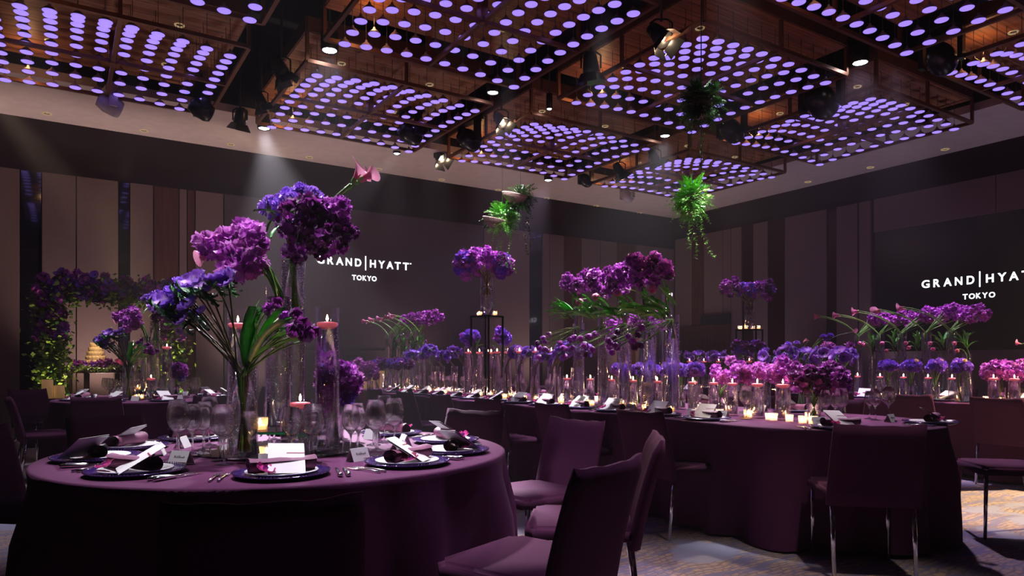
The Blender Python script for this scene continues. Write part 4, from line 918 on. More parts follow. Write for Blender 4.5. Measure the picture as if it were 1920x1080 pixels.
# low floating candle cylinders along the near half
g = 'low floating candles along the front of the middle long table'
row = [(1468, 4.92, .052), (1420, 5.12, .049), (1373, 5.35, .044), (1338, 5.55, .042), (1299, 5.72, .044), (1232, 6.02, .042), (1187, 6.3, .041), (1147, 6.6, .040), (1107, 6.9, .042), (1063, 7.15, .042)]
for k, (px, v, r) in enumerate(row):
    candle_vase(PD(px, v), r, .268, 'pink floating candle in a low cylinder, %s from the near end %s' % (ORD[k], G), g, bub=30)
# purple stocks low
g = 'purple stock bouquets near the end of the middle long table'
for k, (px, py, v, kd, n, rad) in enumerate(((1365, 702, 5.75, 'spraymag', 15, .15), (1425, 703, 5.6, 'spraymag', 16, .15), (1482, 708, 5.4, ['spray', 'spraymag'], 17, .15), (1545, 712, 4.85, ['spraydark', 'spray', 'spraydark'], 26, .17))):
    b = PD(px - (15 if k < 3 else 20), v)
    if k == 3: b = PD(1526, v)
    vase(b, .048, .16, .75, 'low clear vase of purple stocks, %s %s' % (('farthest', 'second farthest', 'third', 'nearest the end')[k], G), None, 20)
    c = PV(px, py, v); heads = blob(c, (rad, rad * .7, .085 if k < 3 else .11), n, kd, .05, 20 + k, stems=.6, jit=.8)
    bouquet((b.x, b.y, Zt + .014), (b.x, b.y, Zt + .15), heads, 'low %s bouquet, %s %s' % ('dark plum stock' if k == 3 else 'magenta stock', ('farthest', 'second farthest', 'third', 'nearest the end')[k], G), group=g, arch=.1)
# anemone clumps above
for k, (px, py, v, n) in enumerate(((1441, 669, 6.1, 5), (1478, 663, 6.0, 6), (1512, 668, 5.9, 7), (1543, 664, 5.8, 7), (1580, 667, 5.6, 9), (1532, 646, 5.8, 0))):
    b = PD(px - 5, v); vase(b, .045, .30, .8, 'clear vase of violet anemones, %s from the left near the end, %s' % (ORD[k].replace('nearest', 'first'), G), 'anemone vases near the end of the middle long table')
    hd = blob(PV(px, py, v), (.08, .08, .045), n, 'anemone', .052, 40 + k, stems=.5) if n else [('spraymag', PV(1550, 652, v), .05, None), ('spraymag', PV(1558, 655, v), .05, None)]
    bouquet((b.x, b.y, Zt + .014), (b.x, b.y, Zt + .28), hd, 'violet anemone clump, %s from the left near the end, %s' % (ORD[k].replace('nearest', 'first'), G) if n else 'small magenta sweet pea sprig above the anemones', group='anemone clumps near the end of the middle long table', arch=.05)
b = PD(1500, 5.9)
bouquet((b.x, b.y, Zt + .014), (b.x, b.y, Zt + .28), [('carnation', PV(1478, 645, 5.9), .035, (0, -.2, 1)), ('carnation', PV(1494, 643, 5.9), .035, (0, -.2, 1)), ('carnation', PV(1544, 631, 5.9), .035, (0, 0, 1)), ('carnation', PV(1557, 629, 5.9), .035, (.2, 0, 1)), ('carnation', PV(1550, 636, 5.9), .035, (0, -.3, 1)),
        ('calla', PV(1517, 639, 5.9), .035, (-.8, 0, .2), .003), ('calla', PV(1597, 623, 5.9), .035, (.8, 0, .3), .003), ('spray', PV(1592, 652, 5.9), .045, None)], 'tall blue carnations and small callas rising over the anemones', arch=.25)
# blue carnation balls
g = 'blue violet carnation balls under the tulip vases'
for k, (px, v, n) in enumerate(((1163, 6.75, 7), (1196, 6.55, 7), (1222, 6.4, 6), (1254, 6.25, 8), (1277, 6.1, 6), (1303, 5.95, 12))):
    b = PD(px, v); vase(b, .04, .2, .8, 'low clear vase of blue carnations, %s from the left %s' % (ORD[k].replace('nearest', 'first'), G), 'low carnation vases of the middle long table')
    hd = blob(PV(px, 694, v), (.075, .075, .055), n, ['carnation', 'carnation', 'carnationv'], .047, 50 + k, stems=.6) + ([('cream', PV(px + 5, 682, v - .03), .02, (0, -.4, 1), False)] if k in (0, 3, 5) else [])
    bouquet((b.x, b.y, Zt + .014), (b.x, b.y, Zt + .19), hd, 'ball of blue violet carnations, %s from the left %s' % (ORD[k].replace('nearest', 'first'), G), group=g, arch=.0)
# tall vases with tulips and sweet peas
tv = [(1261, 5.72), (1218, 6.02), (1172, 6.32), (1132, 6.62), (1085, 6.92)]
for k, (px, v) in enumerate(tv):
    b = PD(px, v); o1 = ORD[4 - k].replace('nearest', 'first') if False else ORD[k]
    vase(b, .058, .795, .92, 'tall tulip vase, %s from the near end %s' % (o1, G), 'tall tulip vases of the middle long table', 420, 32)
    b2 = b + Vector((.03, .32, 0)); vase(b2, .047, 1.0, .0, 'very tall sweet pea cylinder, %s from the near end %s' % (o1, G), 'tallest sweet pea cylinders of the middle long table', 0, 28)
    x0 = px; nk = (b.x, b.y, Zt + .76)
    dx = -1
    T = [(-65, 628), (-72, 640), (-60, 645), (-68, 655), (-78, 632), (-55, 620)]
    H = [('tulippurple' if R() < .6 else 'tulipdark', PV(x0 + a + ru(-4, 4), y - (6 if k == 0 else 0) + ru(-5, 5) - k * -2, v + ru(-.1, .1)), .046, (-.4, -.3, -.6), .0035) for a, y in T + T[:3]]
    lv = []
    for q in range(17):
        an = ru(-.15, .75); lv.append((PV(x0 - ru(2, 26), 596 - ru(-6, 12) , v + ru(-.05, .05)), (-math.cos(an), ru(-.4, .4), math.sin(an)), ru(.16, .27), random.choice((0, 1, 2))))
    bouquet((b.x, b.y, Zt + .58), nk, H, 'purple tulips leaning left, %s from the near end %s' % (o1, G), group='tulip bunches of the middle long table', arch=.35, leaves=lv, nst=6)
    c = PV((1215, 1175, 1140, 1110, 1078)[k], (508, 523, 527, 530, 535)[k], b2.y); rad = ((.16, .10, .11), (.13, .1, .08), (.12, .1, .08), (.12, .1, .08), (.10, .1, .075))[k]
    H = blob(c, rad, (24, 17, 16, 16, 14)[k], ['spray', 'spraydark', 'spray'], .056, 70 + k, stems=.35, jit=1.0)
    if k < 4: H.append(('tulippink', PV((1262, 1195, 1152, 1120)[k] - 38 + 2 * k, (538, 545, 552, 562)[k], b2.y - .12), .055, (-.2, -.5, -.8), .004))
    bouquet((b2.x, b2.y, Zt + .72), (b2.x, b2.y, Zt + .98), H, 'purple sweet pea mass above tulips, %s from the near end %s' % (o1, G), group='sweet pea masses of the middle long table', arch=.35, leaves=[(PV(x0 + 5 - q * 8, 575, b2.y), (-.5 + .2 * q, -.3, .6), .2, q) for q in range(3)])
# back side stocks between the vases
for k, (px, py, v) in enumerate(((1152, 612, 7.3), (1193, 605, 7.0), (1232, 603, 6.8), (1165, 640, 7.2), (1206, 638, 6.9))):
    b = PD(px + 12, v); vase(b, .04, (.72 if k < 3 else .5), .8, 'slim clear vase behind the tulip row, %s %s' % (ORD[k].replace('nearest', 'first'), G), 'slim rear vases of the middle long table')
    bouquet((b.x, b.y, Zt + .014), (b.x, b.y, Zt + (.7 if k < 3 else .48)), blob(PV(px, py, v), (.06, .05, .09), 8, 'spray', .04, 90 + k, stems=.5) if k < 3 else [('tulippink', PV(px - 8, py - 3, v), .03, None)],
            'hanging purple stocks behind the tulip row, %s' % ORD[k].replace('nearest', 'first') if k < 3 else 'pale tulip with green leaves behind the tulip row, %s' % ORD[k], leaves=[] if k < 3 else [(PV(px + 10, py + 10, v), (-1 + .4 * q, 0, .5), .13, q % 3) for q in range(5)], arch=.4)
# tall candle cylinders in the middle stretch
g = 'tall floating candle cylinders of the middle long table'
cr = [(1034, 7.7), (1004, 7.85), (974, 8.0), (952, 8.25), (932, 8.2), (921, 8.6), (899, 8.5), (878, 8.4)]
for k, (px, v) in enumerate(cr): candle_vase(PD(px, v), .049, .60, 'pink floating candle in a tall cylinder, %s from the right %s' % (ORD[k].replace('nearest', 'first'), G), g, bub=60)
# anemones around them
g = 'violet anemone bunches of the middle long table'
an = [(1096, 658, 7.1, 1), (1052, 664, 7.4, 1), (1020, 668, 7.7, 1), (992, 664, 7.9, 1), (968, 660, 8.1, 1), (1062, 655, 7.5, 1), (770, 668, 9.6, -1), (792, 663, 9.4, -1), (806, 656, 9.3, -1), (830, 668, 9.1, -1), (852, 660, 8.9, -1)]
for k, (px, py, v, s) in enumerate(an):
    b = PD(px + (-18 if s > 0 else 22), v); vase(b, .045, .36, .8, 'medium vase of anemones, %s from the right of its row %s' % (ORD[k].replace('nearest', 'first'), G), 'anemone vases of the middle long table', 0, 20)
    bouquet((b.x, b.y, Zt + .014), (b.x, b.y, Zt + .34), blob(PV(px, py, v), (.075, .07, .055), 7, 'anemone', .056, 100 + k, stems=.8), 'leaning violet anemones, %s from the right %s' % (ORD[k].replace('nearest', 'first'), G), group=g, stem_m='brownstem', arch=.05)
# pedestal with dome bouquet
def pedestal(b, h, w, s, lab, seed, kinds, domes, vh):
    z = Zt; root = empty('mirror_stand', (b.x, b.y, z), RZ + .35); tag(root, 'slim dark metal stand ' + lab, 'stand')
    for sx in (-1, 1):
        for sy in (-1, 1): link('post', MB().box(-.009, .009, -.009, .009, 0, h - .02, 'darkmirror').mesh('post', False), root, (sx * (w / 2 - .01), sy * (w / 2 - .01), 0))
    link('top', MB().box(-w / 2, w / 2, -w / 2, w / 2, h - .02, h, 'darkmirror').mesh('top', False), root); link('base', MB().box(-w / 2, w / 2, -w / 2, w / 2, 0, .012, 'darkmirror').mesh('base', False), root)
    vase(b, .085 * s, vh, .75, 'large clear cylinder vase on the dark stand ' + lab, None, 350, 32, z + h)
    for k in range(4):
        a = k * PI / 2 + .9; tealight(b + Vector((math.cos(a), math.sin(a), 0)) * w * .44, '%s tealight cup on the stand %s' % (('right', 'back', 'left', 'front')[k], lab), 'tealights on the stand ' + lab, z + h)
    H = []
    for c, rad, n, kd in domes: H += blob(c, rad, n, kd, .062 * s, seed + n, stems=.55, jit=.3)
    bouquet((b.x, b.y, z + h + vh * .5), (b.x, b.y, z + h + vh - .02), H, 'domed bouquet of purple flowers on the tall stand ' + lab, arch=.0, stem_m='brownstem', stem_r=.004, spread=.05)
b = PD(913, 8.73); v = 8.73
pedestal(b, .99, .30, 1.0, 'in the middle of the long table', 200, None, [(PV(905, 490, v), (.20, .20, .16), 22, 'spray'), (PV(872, 492, v), (.11, .14, .13), 12, ['sprayblue', 'spray']), (PV(942, 498, v), (.11, .14, .15), 13, ['spray', 'sprayblue']), (PV(870, 518, v), (.03, .05, .02), 2, 'spraymag')], .49)
for k, (px, py, n) in enumerate(((884, 632, 9), (942, 632, 8))):
    q = PD(px + (8 if k == 0 else -10), 9.0); vase(q, .045, .5, .7, 'clear vase of blue carnations %s of the dark stand' % ('left', 'right')[k], None, 0, 20)
    bouquet((q.x, q.y, Zt + .014), (q.x, q.y, Zt + .48), blob(PV(px, py, 9.0), (.10, .08, .09), n, ['carnation', 'sprayblue'], .062, 210 + k, stems=.3), 'blue violet carnation cluster %s of the dark stand' % ('left', 'right')[k], leaves=[(PV(px + (12 if k == 0 else -12), py + 18, 9), (.3 * (1 if k == 0 else -1), -.2, 1 - .3 * j), .13, j % 3) for j in range(4)])
# dark carnations and candles low at the far part
g = 'low dark violet carnation clumps of the middle long table'
for k, (px, v) in enumerate(((707, 10.6), (722, 10.4), (737, 10.2), (752, 10.0), (764, 9.8))):
    b = PD(px, v); vase(b, .04, .24, .8, 'low vase of dark carnations, %s from the left %s' % (ORD[k].replace('nearest', 'first'), G), 'slim low vases of the middle long table', 0, 16)
    bouquet((b.x, b.y, Zt + .014), (b.x, b.y, Zt + .22), blob(PV(px, 682, v), (.075, .075, .06), 6, ['carnation', 'spraydark'], .058, 220 + k, stems=.5), 'dark carnation clump, %s from the left %s' % (ORD[k].replace('nearest', 'first'), G), group=g, arch=0)
g = 'purple stock clumps at the far end of the middle long table'
for k, (px, py, v, n) in enumerate(((655, 700, 10.6, 15), (672, 692, 10.9, 12), (690, 697, 10.4, 12))):
    b = PD(px + 4, v); vase(b, .05, .16, .8, 'low vase of stocks at the far end, %s from the left' % ORD[k].replace('nearest', 'first'), 'low vases at the far end of the long table', 0, 16)
    bouquet((b.x, b.y, Zt + .014), (b.x, b.y, Zt + .15), blob(PV(px, py, v), (.15, .12, .12), n, ['spray', 'spraymag'], .065, 230 + k, stems=.3), 'purple stocks at the far end of the long table, %s from the left' % ORD[k].replace('nearest', 'first'), group=g)
# calla vases at the far end of table two
def calla_row(pts, r, h, sdx, lab, grp, flip=1.0, spray=True, bushy=True, sc=1.0, hz=0.0):
    for k, (b, tip, mass) in enumerate(pts):
        o = ORD[k].replace('nearest', 'first') + ' from the left'
        vase(b, r, h, .9, 'slim tall vase of calla lilies, %s %s' % (o, lab), 'calla vases ' + lab, 60, 24, Zt + hz)
        z = Zt + hz
        bouquet((b.x, b.y, z + h - .22), (b.x, b.y, z + h - .02), [('calla', tip, .075 * sc, (-.85, -.1, -.05), .006), ('calla', tip + Vector((.03, .02, -.02)), .06 * sc, (-.8, .2, .1), .006)], 'pink calla lilies arching left, %s %s' % (o, lab), group='callas ' + lab, arch=.17, nst=8, name='calla_lilies')
        H = blob(mass, (.14 * sc, .08, .085 * sc), 14, 'spray', .045 * sc, 240 + k, stems=.8, jit=.4)
        bouquet((b.x, b.y + .03, z + h - .22), (b.x, b.y + .03, z + h - .02), H, 'purple sweet peas leaning right, %s %s' % (o, lab), group='leaning sweet peas ' + lab, arch=.0)
pts = []
for k, px in enumerate((727, 742, 756, 771, 785)):
    v = 11.0 - .25 * k; pts.append((PD(px, v), PV((690, 703, 718, 731, 741)[k], (602, 599, 597, 594, 591)[k], v), PV((765, 775, 788, 800, 812)[k], (603, 601, 600, 598, 595)[k], v)))
calla_row(pts, .048, .86, 0, 'at the far table end', '')
for k in range(4):
    b = PD(738 + k * 18, 10.4 - .2 * k); vase(b, .045, .7, .85, 'slim vase of bundled green tulip stems, %s from the left at the far end' % ORD[k].replace('nearest', 'first'), 'green stem vases at the far end', 0, 18)
    bouquet((b.x, b.y, Zt + .014), (b.x, b.y, Zt + .68), [('tulippurple', PV(740 + k * 19, 640, b.y), .03, None)], 'bundled green tulip leaves in a slim vase, %s from the left at the far end' % ORD[k].replace('nearest', 'first'), leaves=[(PV(738 + k * 18 + ru(-3, 3), 650 + ru(0, 30), b.y), (ru(-.6, .7), ru(-.4, .4), 1), ru(.15, .26), j % 3) for j in range(9)])
# tealights strewn along table two
def nth(k): k += 1; return '%d%s' % (k, 'th' if 10 < k % 100 < 14 else {1: 'st', 2: 'nd', 3: 'rd'}.get(k % 10, 'th'))
rnd = random.Random(3); g = 'tealight cups strewn along the middle long table'
for k in range(74):
    ry = 3.0 + 7.2 * k / 74; side = (-1, 1)[k % 2] if k % 5 else 0
    rx = RX2 + side * rnd.uniform(.17, .27) - .05
    tealight(RW(rx, ry + rnd.uniform(-.04, .04)), '%s tealight cup from the near end, %s row of the middle table' % (nth(k), ('near', 'far')[k % 2] if k % 5 else 'centre'), g)
for k, (px, v) in enumerate(((1505, 4.62), (1524, 4.55), (1450, 4.85), (1480, 4.75))): tealight(PD(px, v), 'tealight cup at the near end %s, %s from the left' % (G, ORD[k].replace('nearest', 'first')), None)

# ------------------------------------------------------------------ right rear table
G = 'on the right rear table'; c3 = lambda ry, dx=0: RW(RX3 - .25 + dx, ry)
mb_ = link('mirror_plate', MB().box(-.2, .2, -.75, .75, 0, .012, 'mirror').mesh('mirror_base', False), None, RW(7.93, 4.25, Zt), (0, 0, RZ)); tag(mb_, 'long mirror plate under the arching calla vases', 'mirror'); link('green_edge', MB().box(-.202, -.2, -.75, .75, 0, .011, 'teal').box(-.2, .2, -.752, -.75, 0, .011, 'teal').mesh('green_edge', False), mb_)
pts = []
V3 = [(1610, 8.55), (1650, 8.27), (1691, 7.98), (1737, 7.72), (1784, 7.45)]
for k, (px, v) in enumerate(V3):
    pts.append((PD(px, v), PV((1537, 1573, 1610, 1652, 1695)[k], (592, 590, 583, 581, 576)[k], v), PV((1650, 1695, 1745, 1790, 1828)[k], (600, 598, 592, 588, 590)[k], v)))
calla_row(pts, .050, .735, 0, 'of the right rear table', '', hz=.012)
for k, (px, v) in enumerate(((1636, 8.45), (1678, 8.15), (1722, 7.9), (1768, 7.6), (1813, 7.35))):
    b = PD(px, v); o = ORD[k].replace('nearest', 'first') + ' from the left'
    vase(b, .048, .50, .9, 'medium clear vase between the calla vases, ' + o, 'medium vases of the right rear table', 60, 20)
    bouquet((b.x, b.y, Zt + .014), (b.x, b.y, Zt + .48), [('tulippink', PV(px - 16 + ru(-3, 3), 650 + ru(-6, 6), v), .035, (-.5, -.3, -.6), .003), ('tulippink', PV(px - 22, 642, v), .035, (-.6, -.3, -.4), .003)], 'bundle of drooping tulips with green leaves, %s %s' % (o, G), group='tulip bundles of the right rear table', arch=.5,
            leaves=[(PV(px + ru(-4, 2), 648 + ru(-6, 6), v), (ru(-.9, .9), ru(-.4, .4), ru(.4, 1)), ru(.12, .2), j % 3) for j in range(9)])
    if k: 
        q = PD(px - 14, v - .25); vase(q, .042, .2, .8, 'low vase of blue carnations, %s %s' % (o, G), 'low vases of the right rear table', 0, 18)
        bouquet((q.x, q.y, Zt + .014), (q.x, q.y, Zt + .19), blob(PV(px - 12, 686, v - .25), (.085, .085, .06), 11, ['carnation'], .052, 260 + k, stems=.6) + ([('cream', PV(px - 4, 676, v - .3), .028, (0, -.4, 1), False)] if k > 1 else []), 'ball of deep blue carnations, %s %s' % (o, G), group='carnation balls of the right rear table', arch=0)
    candle_vase(PD(px - 28, v - .1), .04, .27, 'pink floating candle among the calla vases, ' + o, 'floating candles of the right rear table')
for k, (px, v) in enumerate(((1863, 6.95), (1902, 6.75))):
    candle_vase(PD(px, v), .05, .27, 'pink floating candle at the right edge, %s from the left' % ORD[k].replace('nearest', 'first'), None)
    b = PD(px + 12, v + .15); vase(b, .05, .15, .7, 'low vase of magenta stocks at the right edge, %s from the left' % ORD[k].replace('nearest', 'first'), None)
    bouquet((b.x, b.y, Zt + .014), (b.x, b.y, Zt + .14), blob(PV(px + 12, 697, v + .15), (.14, .12, .08), 18, ['spraymag', 'spray'], .055, 270 + k, stems=.4), 'magenta stock bouquet at the right edge, %s from the left' % ORD[k].replace('nearest', 'first'))
b = PD(1950, 6.9); vase(b, .05, .6, .8, 'tall vase of callas beyond the right edge', None); bouquet((b.x, b.y, Zt + .02), (b.x, b.y, Zt + .58), [('calla', PV(1915, 645, 6.9), .05, (-.8, 0, .2), .005)], 'pink calla tip at the right edge', arch=.3, name='calla_lilies')
b = PD(1405, 9.94); v = 9.94
pedestal(b, .88, .30, .8, 'on the right rear table', 300, None, [(PV(1372, 540, v), (.15, .12, .12), 13, ['spraydark', 'spray']), (PV(1400, 545, v), (.13, .15, .12), 14, ['carnation', 'sprayblue']), (PV(1428, 548, v), (.14, .14, .14), 14, ['spray', 'spraydark']), (PV(1440, 540, v), (.08, .1, .12), 7, ['sprayblue', 'spraydark'])], .38)
for k, px in enumerate((1388, 1420)):
    b = PD(px, 9.5); vase(b, .045, .3, .8, 'clear vase in front of the rear stand, ' + ('left', 'right')[k], None, 0, 18); bouquet((b.x, b.y, Zt + .014), (b.x, b.y, Zt + .28), blob(PV(px, 651, 9.5), (.10, .1, .08), 9, ['carnation', 'spraydark'], .06, 310 + k), 'dark blue carnation clump in front of the rear stand, ' + ('left', 'right')[k])
for k, (px, v) in enumerate(((1293, 10.9), (1320, 10.6), (1348, 10.3), (1373, 10.1), (1405, 9.6))):
    candle_vase(PD(px, v), .048, .48, 'pink floating candle in the right rear row, %s from the left' % ORD[k].replace('nearest', 'first'), 'rear row of floating candles')
    b = PD(px - 12, v + .1); vase(b, .04, .36, .8, 'slim anemone vase in the rear row, %s from the left' % ORD[k].replace('nearest', 'first'), 'slim vases in the rear row', 0, 16)
    bouquet((b.x, b.y, Zt + .014), (b.x, b.y, Zt + .34), blob(PV(px - 10, 668, v + .1), (.10, .08, .06), 6, 'anemone', .06, 320 + k), 'violet anemones in the rear candle row, %s from the left' % ORD[k].replace('nearest', 'first'), group='anemones in the rear candle row')
g = 'tealight cups on the right rear table'
for k in range(26):
    tealight(RW(RX3 - .3 + rnd.uniform(-.12, .25), 2.2 + 5.6 * k / 26), '%s tealight cup from the right end of the right rear table' % nth(k), g)
# ------------------------------------------------------------------ hanging plants
def fern_sprays(b, c, rad, n, m, L, seed, down=0.3):
    rnd = random.Random(seed); c = Vector(c)
    for k in range(n):
        z = rnd.uniform(-1, 1); a = rnd.random() * 6.28; r = math.sqrt(1 - z * z); d = Vector((r * math.cos(a), r * math.sin(a), z))
        p = c + Vector((d.x * rad[0], d.y * rad[1], d.z * rad[2])) * rnd.uniform(.3, .9)
        dd = (d + Vector((0, 0, -down))).normalized(); s = L * rnd.uniform(.6, 1.2); perp = dd.cross(Vector((0, 0, 1)) if abs(dd.z) < .9 else Vector((1, 0, 0))).normalized(); up = perp.cross(dd)
        for j in range(7):
            q = p + dd * s * j / 7 + Vector((0, 0, -.25 * s * (j / 7) ** 2)); w = s * .34 * (1 - j / 9)
            for sd in (-1, 1):
                t = q + perp * sd * w + dd * w * .7 + up * rnd.uniform(-.3, .3) * w; e = dd * w * .55
                b.add([q, q + e + perp * sd * w * .4, t, q + perp * sd * w * .5 - e * .3], [(0, 1, 2, 3)], m)
def vine(b, p, L, m, seed, sway=0.05, leaf=0.02):
    rnd = random.Random(seed); p = Vector(p); pts = [p.copy()]; d = Vector((0, 0, -1))
    for k in range(int(L / .03)):
        d = (d + Vector((rnd.uniform(-.3, .3), rnd.uniform(-.3, .3), -.25)) + Vector((sway, 0, 0))).normalized(); p = p + d * .03; pts.append(p.copy())
        for j in range(5):
            w = Vector((rnd.uniform(-1, 1), rnd.uniform(-1, 1), rnd.uniform(-.6, .4))).normalized() * leaf * rnd.uniform(.7, 1.4); u = w.cross(Vector((0, 0, 1))) * .35
            b.add([p, p + w * .5 + u, p + w, p + w * .5 - u], [(0, 1, 2, 3)], m)
    b.tube(pts, .0015, 'brownstem', 3)
def hanging(px, py, v, m, rad, n, label, vines, dish=None, seed=1, L=.08):
    c = PV(px, py, v); root = empty('hanging_fern', c); tag(root, label, 'hanging plant', 'hanging ferns above the long table')
    b = MB(); fern_sprays(b, (0, 0, 0), rad, n, m, L, seed); link('foliage', b.mesh('foliage', False), root, kind='stuff')
    b = MB()
    for k, (dx, dy, ln, sw) in enumerate(vines): vine(b, ((dx) / F * v, ru(-.03, .03), -dy / F * v), ln, m, seed * 7 + k, sw, .026)
    link('trailing_vines', b.mesh('trailing_vines', False), root, kind='stuff')
    if dish: dx, dy, r = dish; link('saucer', MB().lathe([(0, -.09 * r / .13), (.35 * r, -.08 * r / .13), (.75 * r, -.045 * r / .13), (r, 0), (.98 * r, .012), (.6 * r, .004), (0, .01)], 28, 'basket').mesh('saucer'), root, (dx / F * v, -.04, -dy / F * v), (.12, .2, 0))
    else: link('root_ball', MB().lathe([(0, -.16), (.05, -.12), (.09, -.02), (.06, .06), (0, .09)], 12, 'basket').mesh('root_ball'), root)
    link('cord', MB().tube([(0, 0, 0), (0, 0, ZTOP - c.z)], .0018, 'cable', 4).mesh('cord'), root)
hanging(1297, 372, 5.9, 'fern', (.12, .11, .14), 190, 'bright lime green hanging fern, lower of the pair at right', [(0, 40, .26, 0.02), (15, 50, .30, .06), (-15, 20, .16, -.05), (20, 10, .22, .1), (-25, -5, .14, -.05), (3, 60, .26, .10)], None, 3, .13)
hanging(1314, 190, 5.5, 'fernshaded', (.13, .12, .15), 210, 'dark shaded hanging fern, upper of the pair at right', [(5, 50, .34, 0), (-20, 40, .22, 0), (28, -10, .16, .3)], None, 5, .13)
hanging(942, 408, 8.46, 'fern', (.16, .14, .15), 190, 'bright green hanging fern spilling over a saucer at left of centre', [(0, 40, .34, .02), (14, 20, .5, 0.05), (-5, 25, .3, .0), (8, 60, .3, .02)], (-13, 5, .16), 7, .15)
hanging(976, 372, 8.3, 'fernshaded', (.15, .12, .15), 120, 'dark hanging fern with lit saucer behind the bright one', [(8, 30, .5, .0), (12, 30, .4, .05)], (-11, -5, .155), 9, .13)
p = PV(1315, 383, 6.05); o = link('small_spotlight', MB().lathe([(0, -.06), (.03, -.055), (.035, .02), (.03, .02)], 12, 'black').mesh('small_spotlight'), None, p, (PI, 0, 0)); tag(o, 'tiny dazzling warm spotlight beside the bright hanging fern', 'spotlight')
link('lens', MB().lathe([(0, .03), (.02, .028), (.03, .02)], 12, 'lampwhite').mesh('lens'), o); link('rod', MB().tube([(0, 0, -.05), (0, 0, -(ZTOP - p.z))], .004, 'black', 5).mesh('rod'), o)

# ------------------------------------------------------------------ flower arch, cake, pillar candles
AY = 12.3
def rb(px): return wall_b(px, AY)[0]
xl, xr = rb(97), rb(323); W = .21
arch = empty('flower_arch', RW((xl + xr) / 2, AY), RZ); tag(arch, 'square garden arch of leaves and purple flowers at the far left', 'flower arch')
hx = (xr - xl) / 2; b = MB(); TOPZ = 2.22
for sx in (-1, 1): b.box(sx * hx - .03, sx * hx + .03, -.03, .03, 0, TOPZ, 'darkwood')
b.box(-hx, hx, -.03, .03, TOPZ - .03, TOPZ + .03, 'darkwood'); link('arch_frame', b.mesh('arch_frame', False), arch)
rnd = random.Random(12); b = MB()
def leafbit(b, c, s, m):
    w = Vector((rnd.uniform(-1, 1), rnd.uniform(-1, 1), rnd.uniform(-1, 1))).normalized() * s; u = w.cross(Vector((rnd.uniform(-1, 1), rnd.uniform(-1, 1), 1))).normalized() * s * .38
    b.add([c, c + w * .5 + u, c + w, c + w * .5 - u], [(0, 1, 2, 3)], m)
for k in range(10500):
    q = rnd.random()
    if q < .36: c = Vector((-hx, 0, rnd.uniform(.0, TOPZ)))
    elif q < .72: c = Vector((hx, 0, rnd.uniform(0, TOPZ)))
    else: c = Vector((rnd.uniform(-hx, hx), 0, TOPZ))
    j = Vector((rnd.gauss(0, .10), rnd.gauss(0, .10), rnd.gauss(0, .09))); leafbit(b, c + j, rnd.uniform(.05, .095), 'archleaf' if rnd.random() < .85 else 'darkleaf')
link('leaf_garland', b.mesh('leaf_garland', False), arch, kind='stuff')
for k in range(150):
    q = rnd.random()
    if q < .24: c = Vector((-hx, 0, rnd.uniform(1.45, TOPZ + .1)))
    elif q < .40: c = Vector((hx, 0, rnd.uniform(1.4, TOPZ + .1)))
    elif q < .52: c = Vector((-hx + rnd.uniform(-.1, .5), 0, TOPZ + rnd.uniform(-.1, .2)))
    else: c = Vector((rnd.uniform(-hx, hx), 0, TOPZ + rnd.gauss(.05, .06)))
    d = Vector((rnd.gauss(0, .6), -abs(rnd.gauss(.7, .4)), rnd.gauss(.2, .5))).normalized()
    link('blossom', rnd.choice(KIND['sprayblue'] + KIND['spray'] + KIND['spraydark'] + KIND['anemone'] + (KIND['peach'] if rnd.random() < .2 else [])), arch, c + Vector((d.x * .17, d.y * .17, d.z * .14)), rotm(d), rnd.uniform(.05, .085))
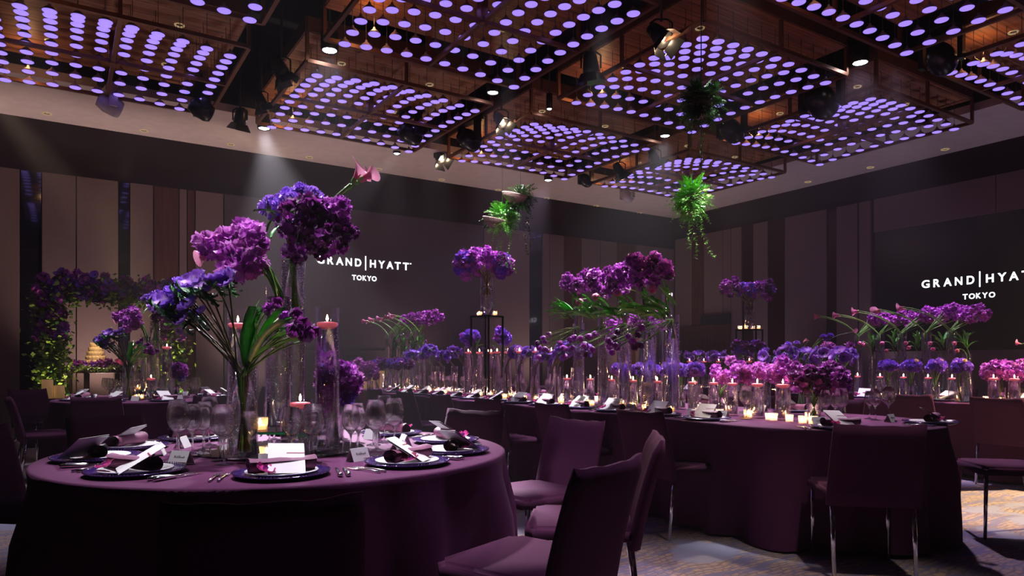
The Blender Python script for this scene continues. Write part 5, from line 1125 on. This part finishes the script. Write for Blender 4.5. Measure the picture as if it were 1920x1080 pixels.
# cake table
cx = rb(192); ct_ = empty('cake_table', RW(cx, 12.55), RZ); tag(ct_, 'dark narrow table carrying the cake inside the arch', 'table')
tz = 1.03
link('table_top', MB().box(-.52, .52, -.25, .25, tz - .04, tz, 'darkwood').mesh('table_top', False, .005), ct_)
for sx in (-.42, -.2, .2, .42): link('leg', MB().box(sx - .035, sx + .035, -.2, .2, 0, tz - .04, 'darkwood').mesh('leg', False), ct_)
ck = empty('tiered_cake', RW(cx - .08, 12.55, tz), RZ); tag(ck, 'tall ivory cake of scalloped tiers lit warmly inside the arch', 'cake')
for t in range(6):
    b = MB(); r0 = .19 - .024 * t; zz = .02 + t * .066
    for k in range(16):
        a = 2 * PI * (k + t * .5) / 16; b.petal(.085, .026, 'cake', Matrix.Translation((r0 * .9 * math.cos(a), r0 * .9 * math.sin(a), zz)) @ Matrix.Rotation(a - PI / 2, 4, 'Z'), 1.2, 1.75, -.4, .03, 3, 2, .5)
    b.lathe([(0, zz - .02), (r0 * .9, zz - .02), (r0 * .86, zz + .07), (0, zz + .07)], 24, 'cake'); link('tier', b.mesh('tier'), ck)
g = 'flowers around the cake'
gl = empty('cake_garland', RW(cx, 12.42, tz), RZ); tag(gl, 'garland of purple and red blooms around the foot of the cake', 'garland')
for k in range(34):
    x = rnd.uniform(-.42, .46); kd = 'peach' if x > .2 and rnd.random() < .7 else rnd.choice(('spraydark', 'spray', 'sprayblue', 'sprayblue'))
    link('blossom', rnd.choice(KIND[kd]), gl, (x, rnd.uniform(-.1, .04), rnd.uniform(.03, .13) * (1 - abs(x) * .6)), rotm((rnd.uniform(-.4, .4), -.7, .7)), rnd.uniform(.045, .07))
b = MB()
for k in range(500): leafbit(b, Vector((rnd.uniform(-.5, .52), rnd.uniform(-.22, .1), rnd.uniform(.0, .06))), .05, 'archleaf')
link('leaf_garland', b.mesh('leaf_garland', False), gl, kind='stuff')
pb = PD(100, 9.7); o = link('candle_plinth', MB().box(-.35, .35, -.2, .2, 0, .655, 'darkwood').mesh('candle_plinth', False, .01), None, pb, (0, 0, RZ)); tag(o, 'low dark wooden plinth holding two pillar candles', 'plinth')
for k, (px, h, r, v) in enumerate(((89, .255, .068, 9.65), (111, .17, .064, 9.75))):
    q = PD(px, v, .656); o = link('pillar_candle', MB().lathe([(0, 0), (r, 0), (r, h), (r * .85, h + .004), (r * .6, h - .01), (0, h - .012)], 24, 'cream').mesh('pillar_candle'), None, q); tag(o, ('taller', 'shorter')[k] + ' cream pillar candle on the plinth by the arch', 'candle')
    link('wick', WCK, o, (0, 0, h - .012), None, 1.5)
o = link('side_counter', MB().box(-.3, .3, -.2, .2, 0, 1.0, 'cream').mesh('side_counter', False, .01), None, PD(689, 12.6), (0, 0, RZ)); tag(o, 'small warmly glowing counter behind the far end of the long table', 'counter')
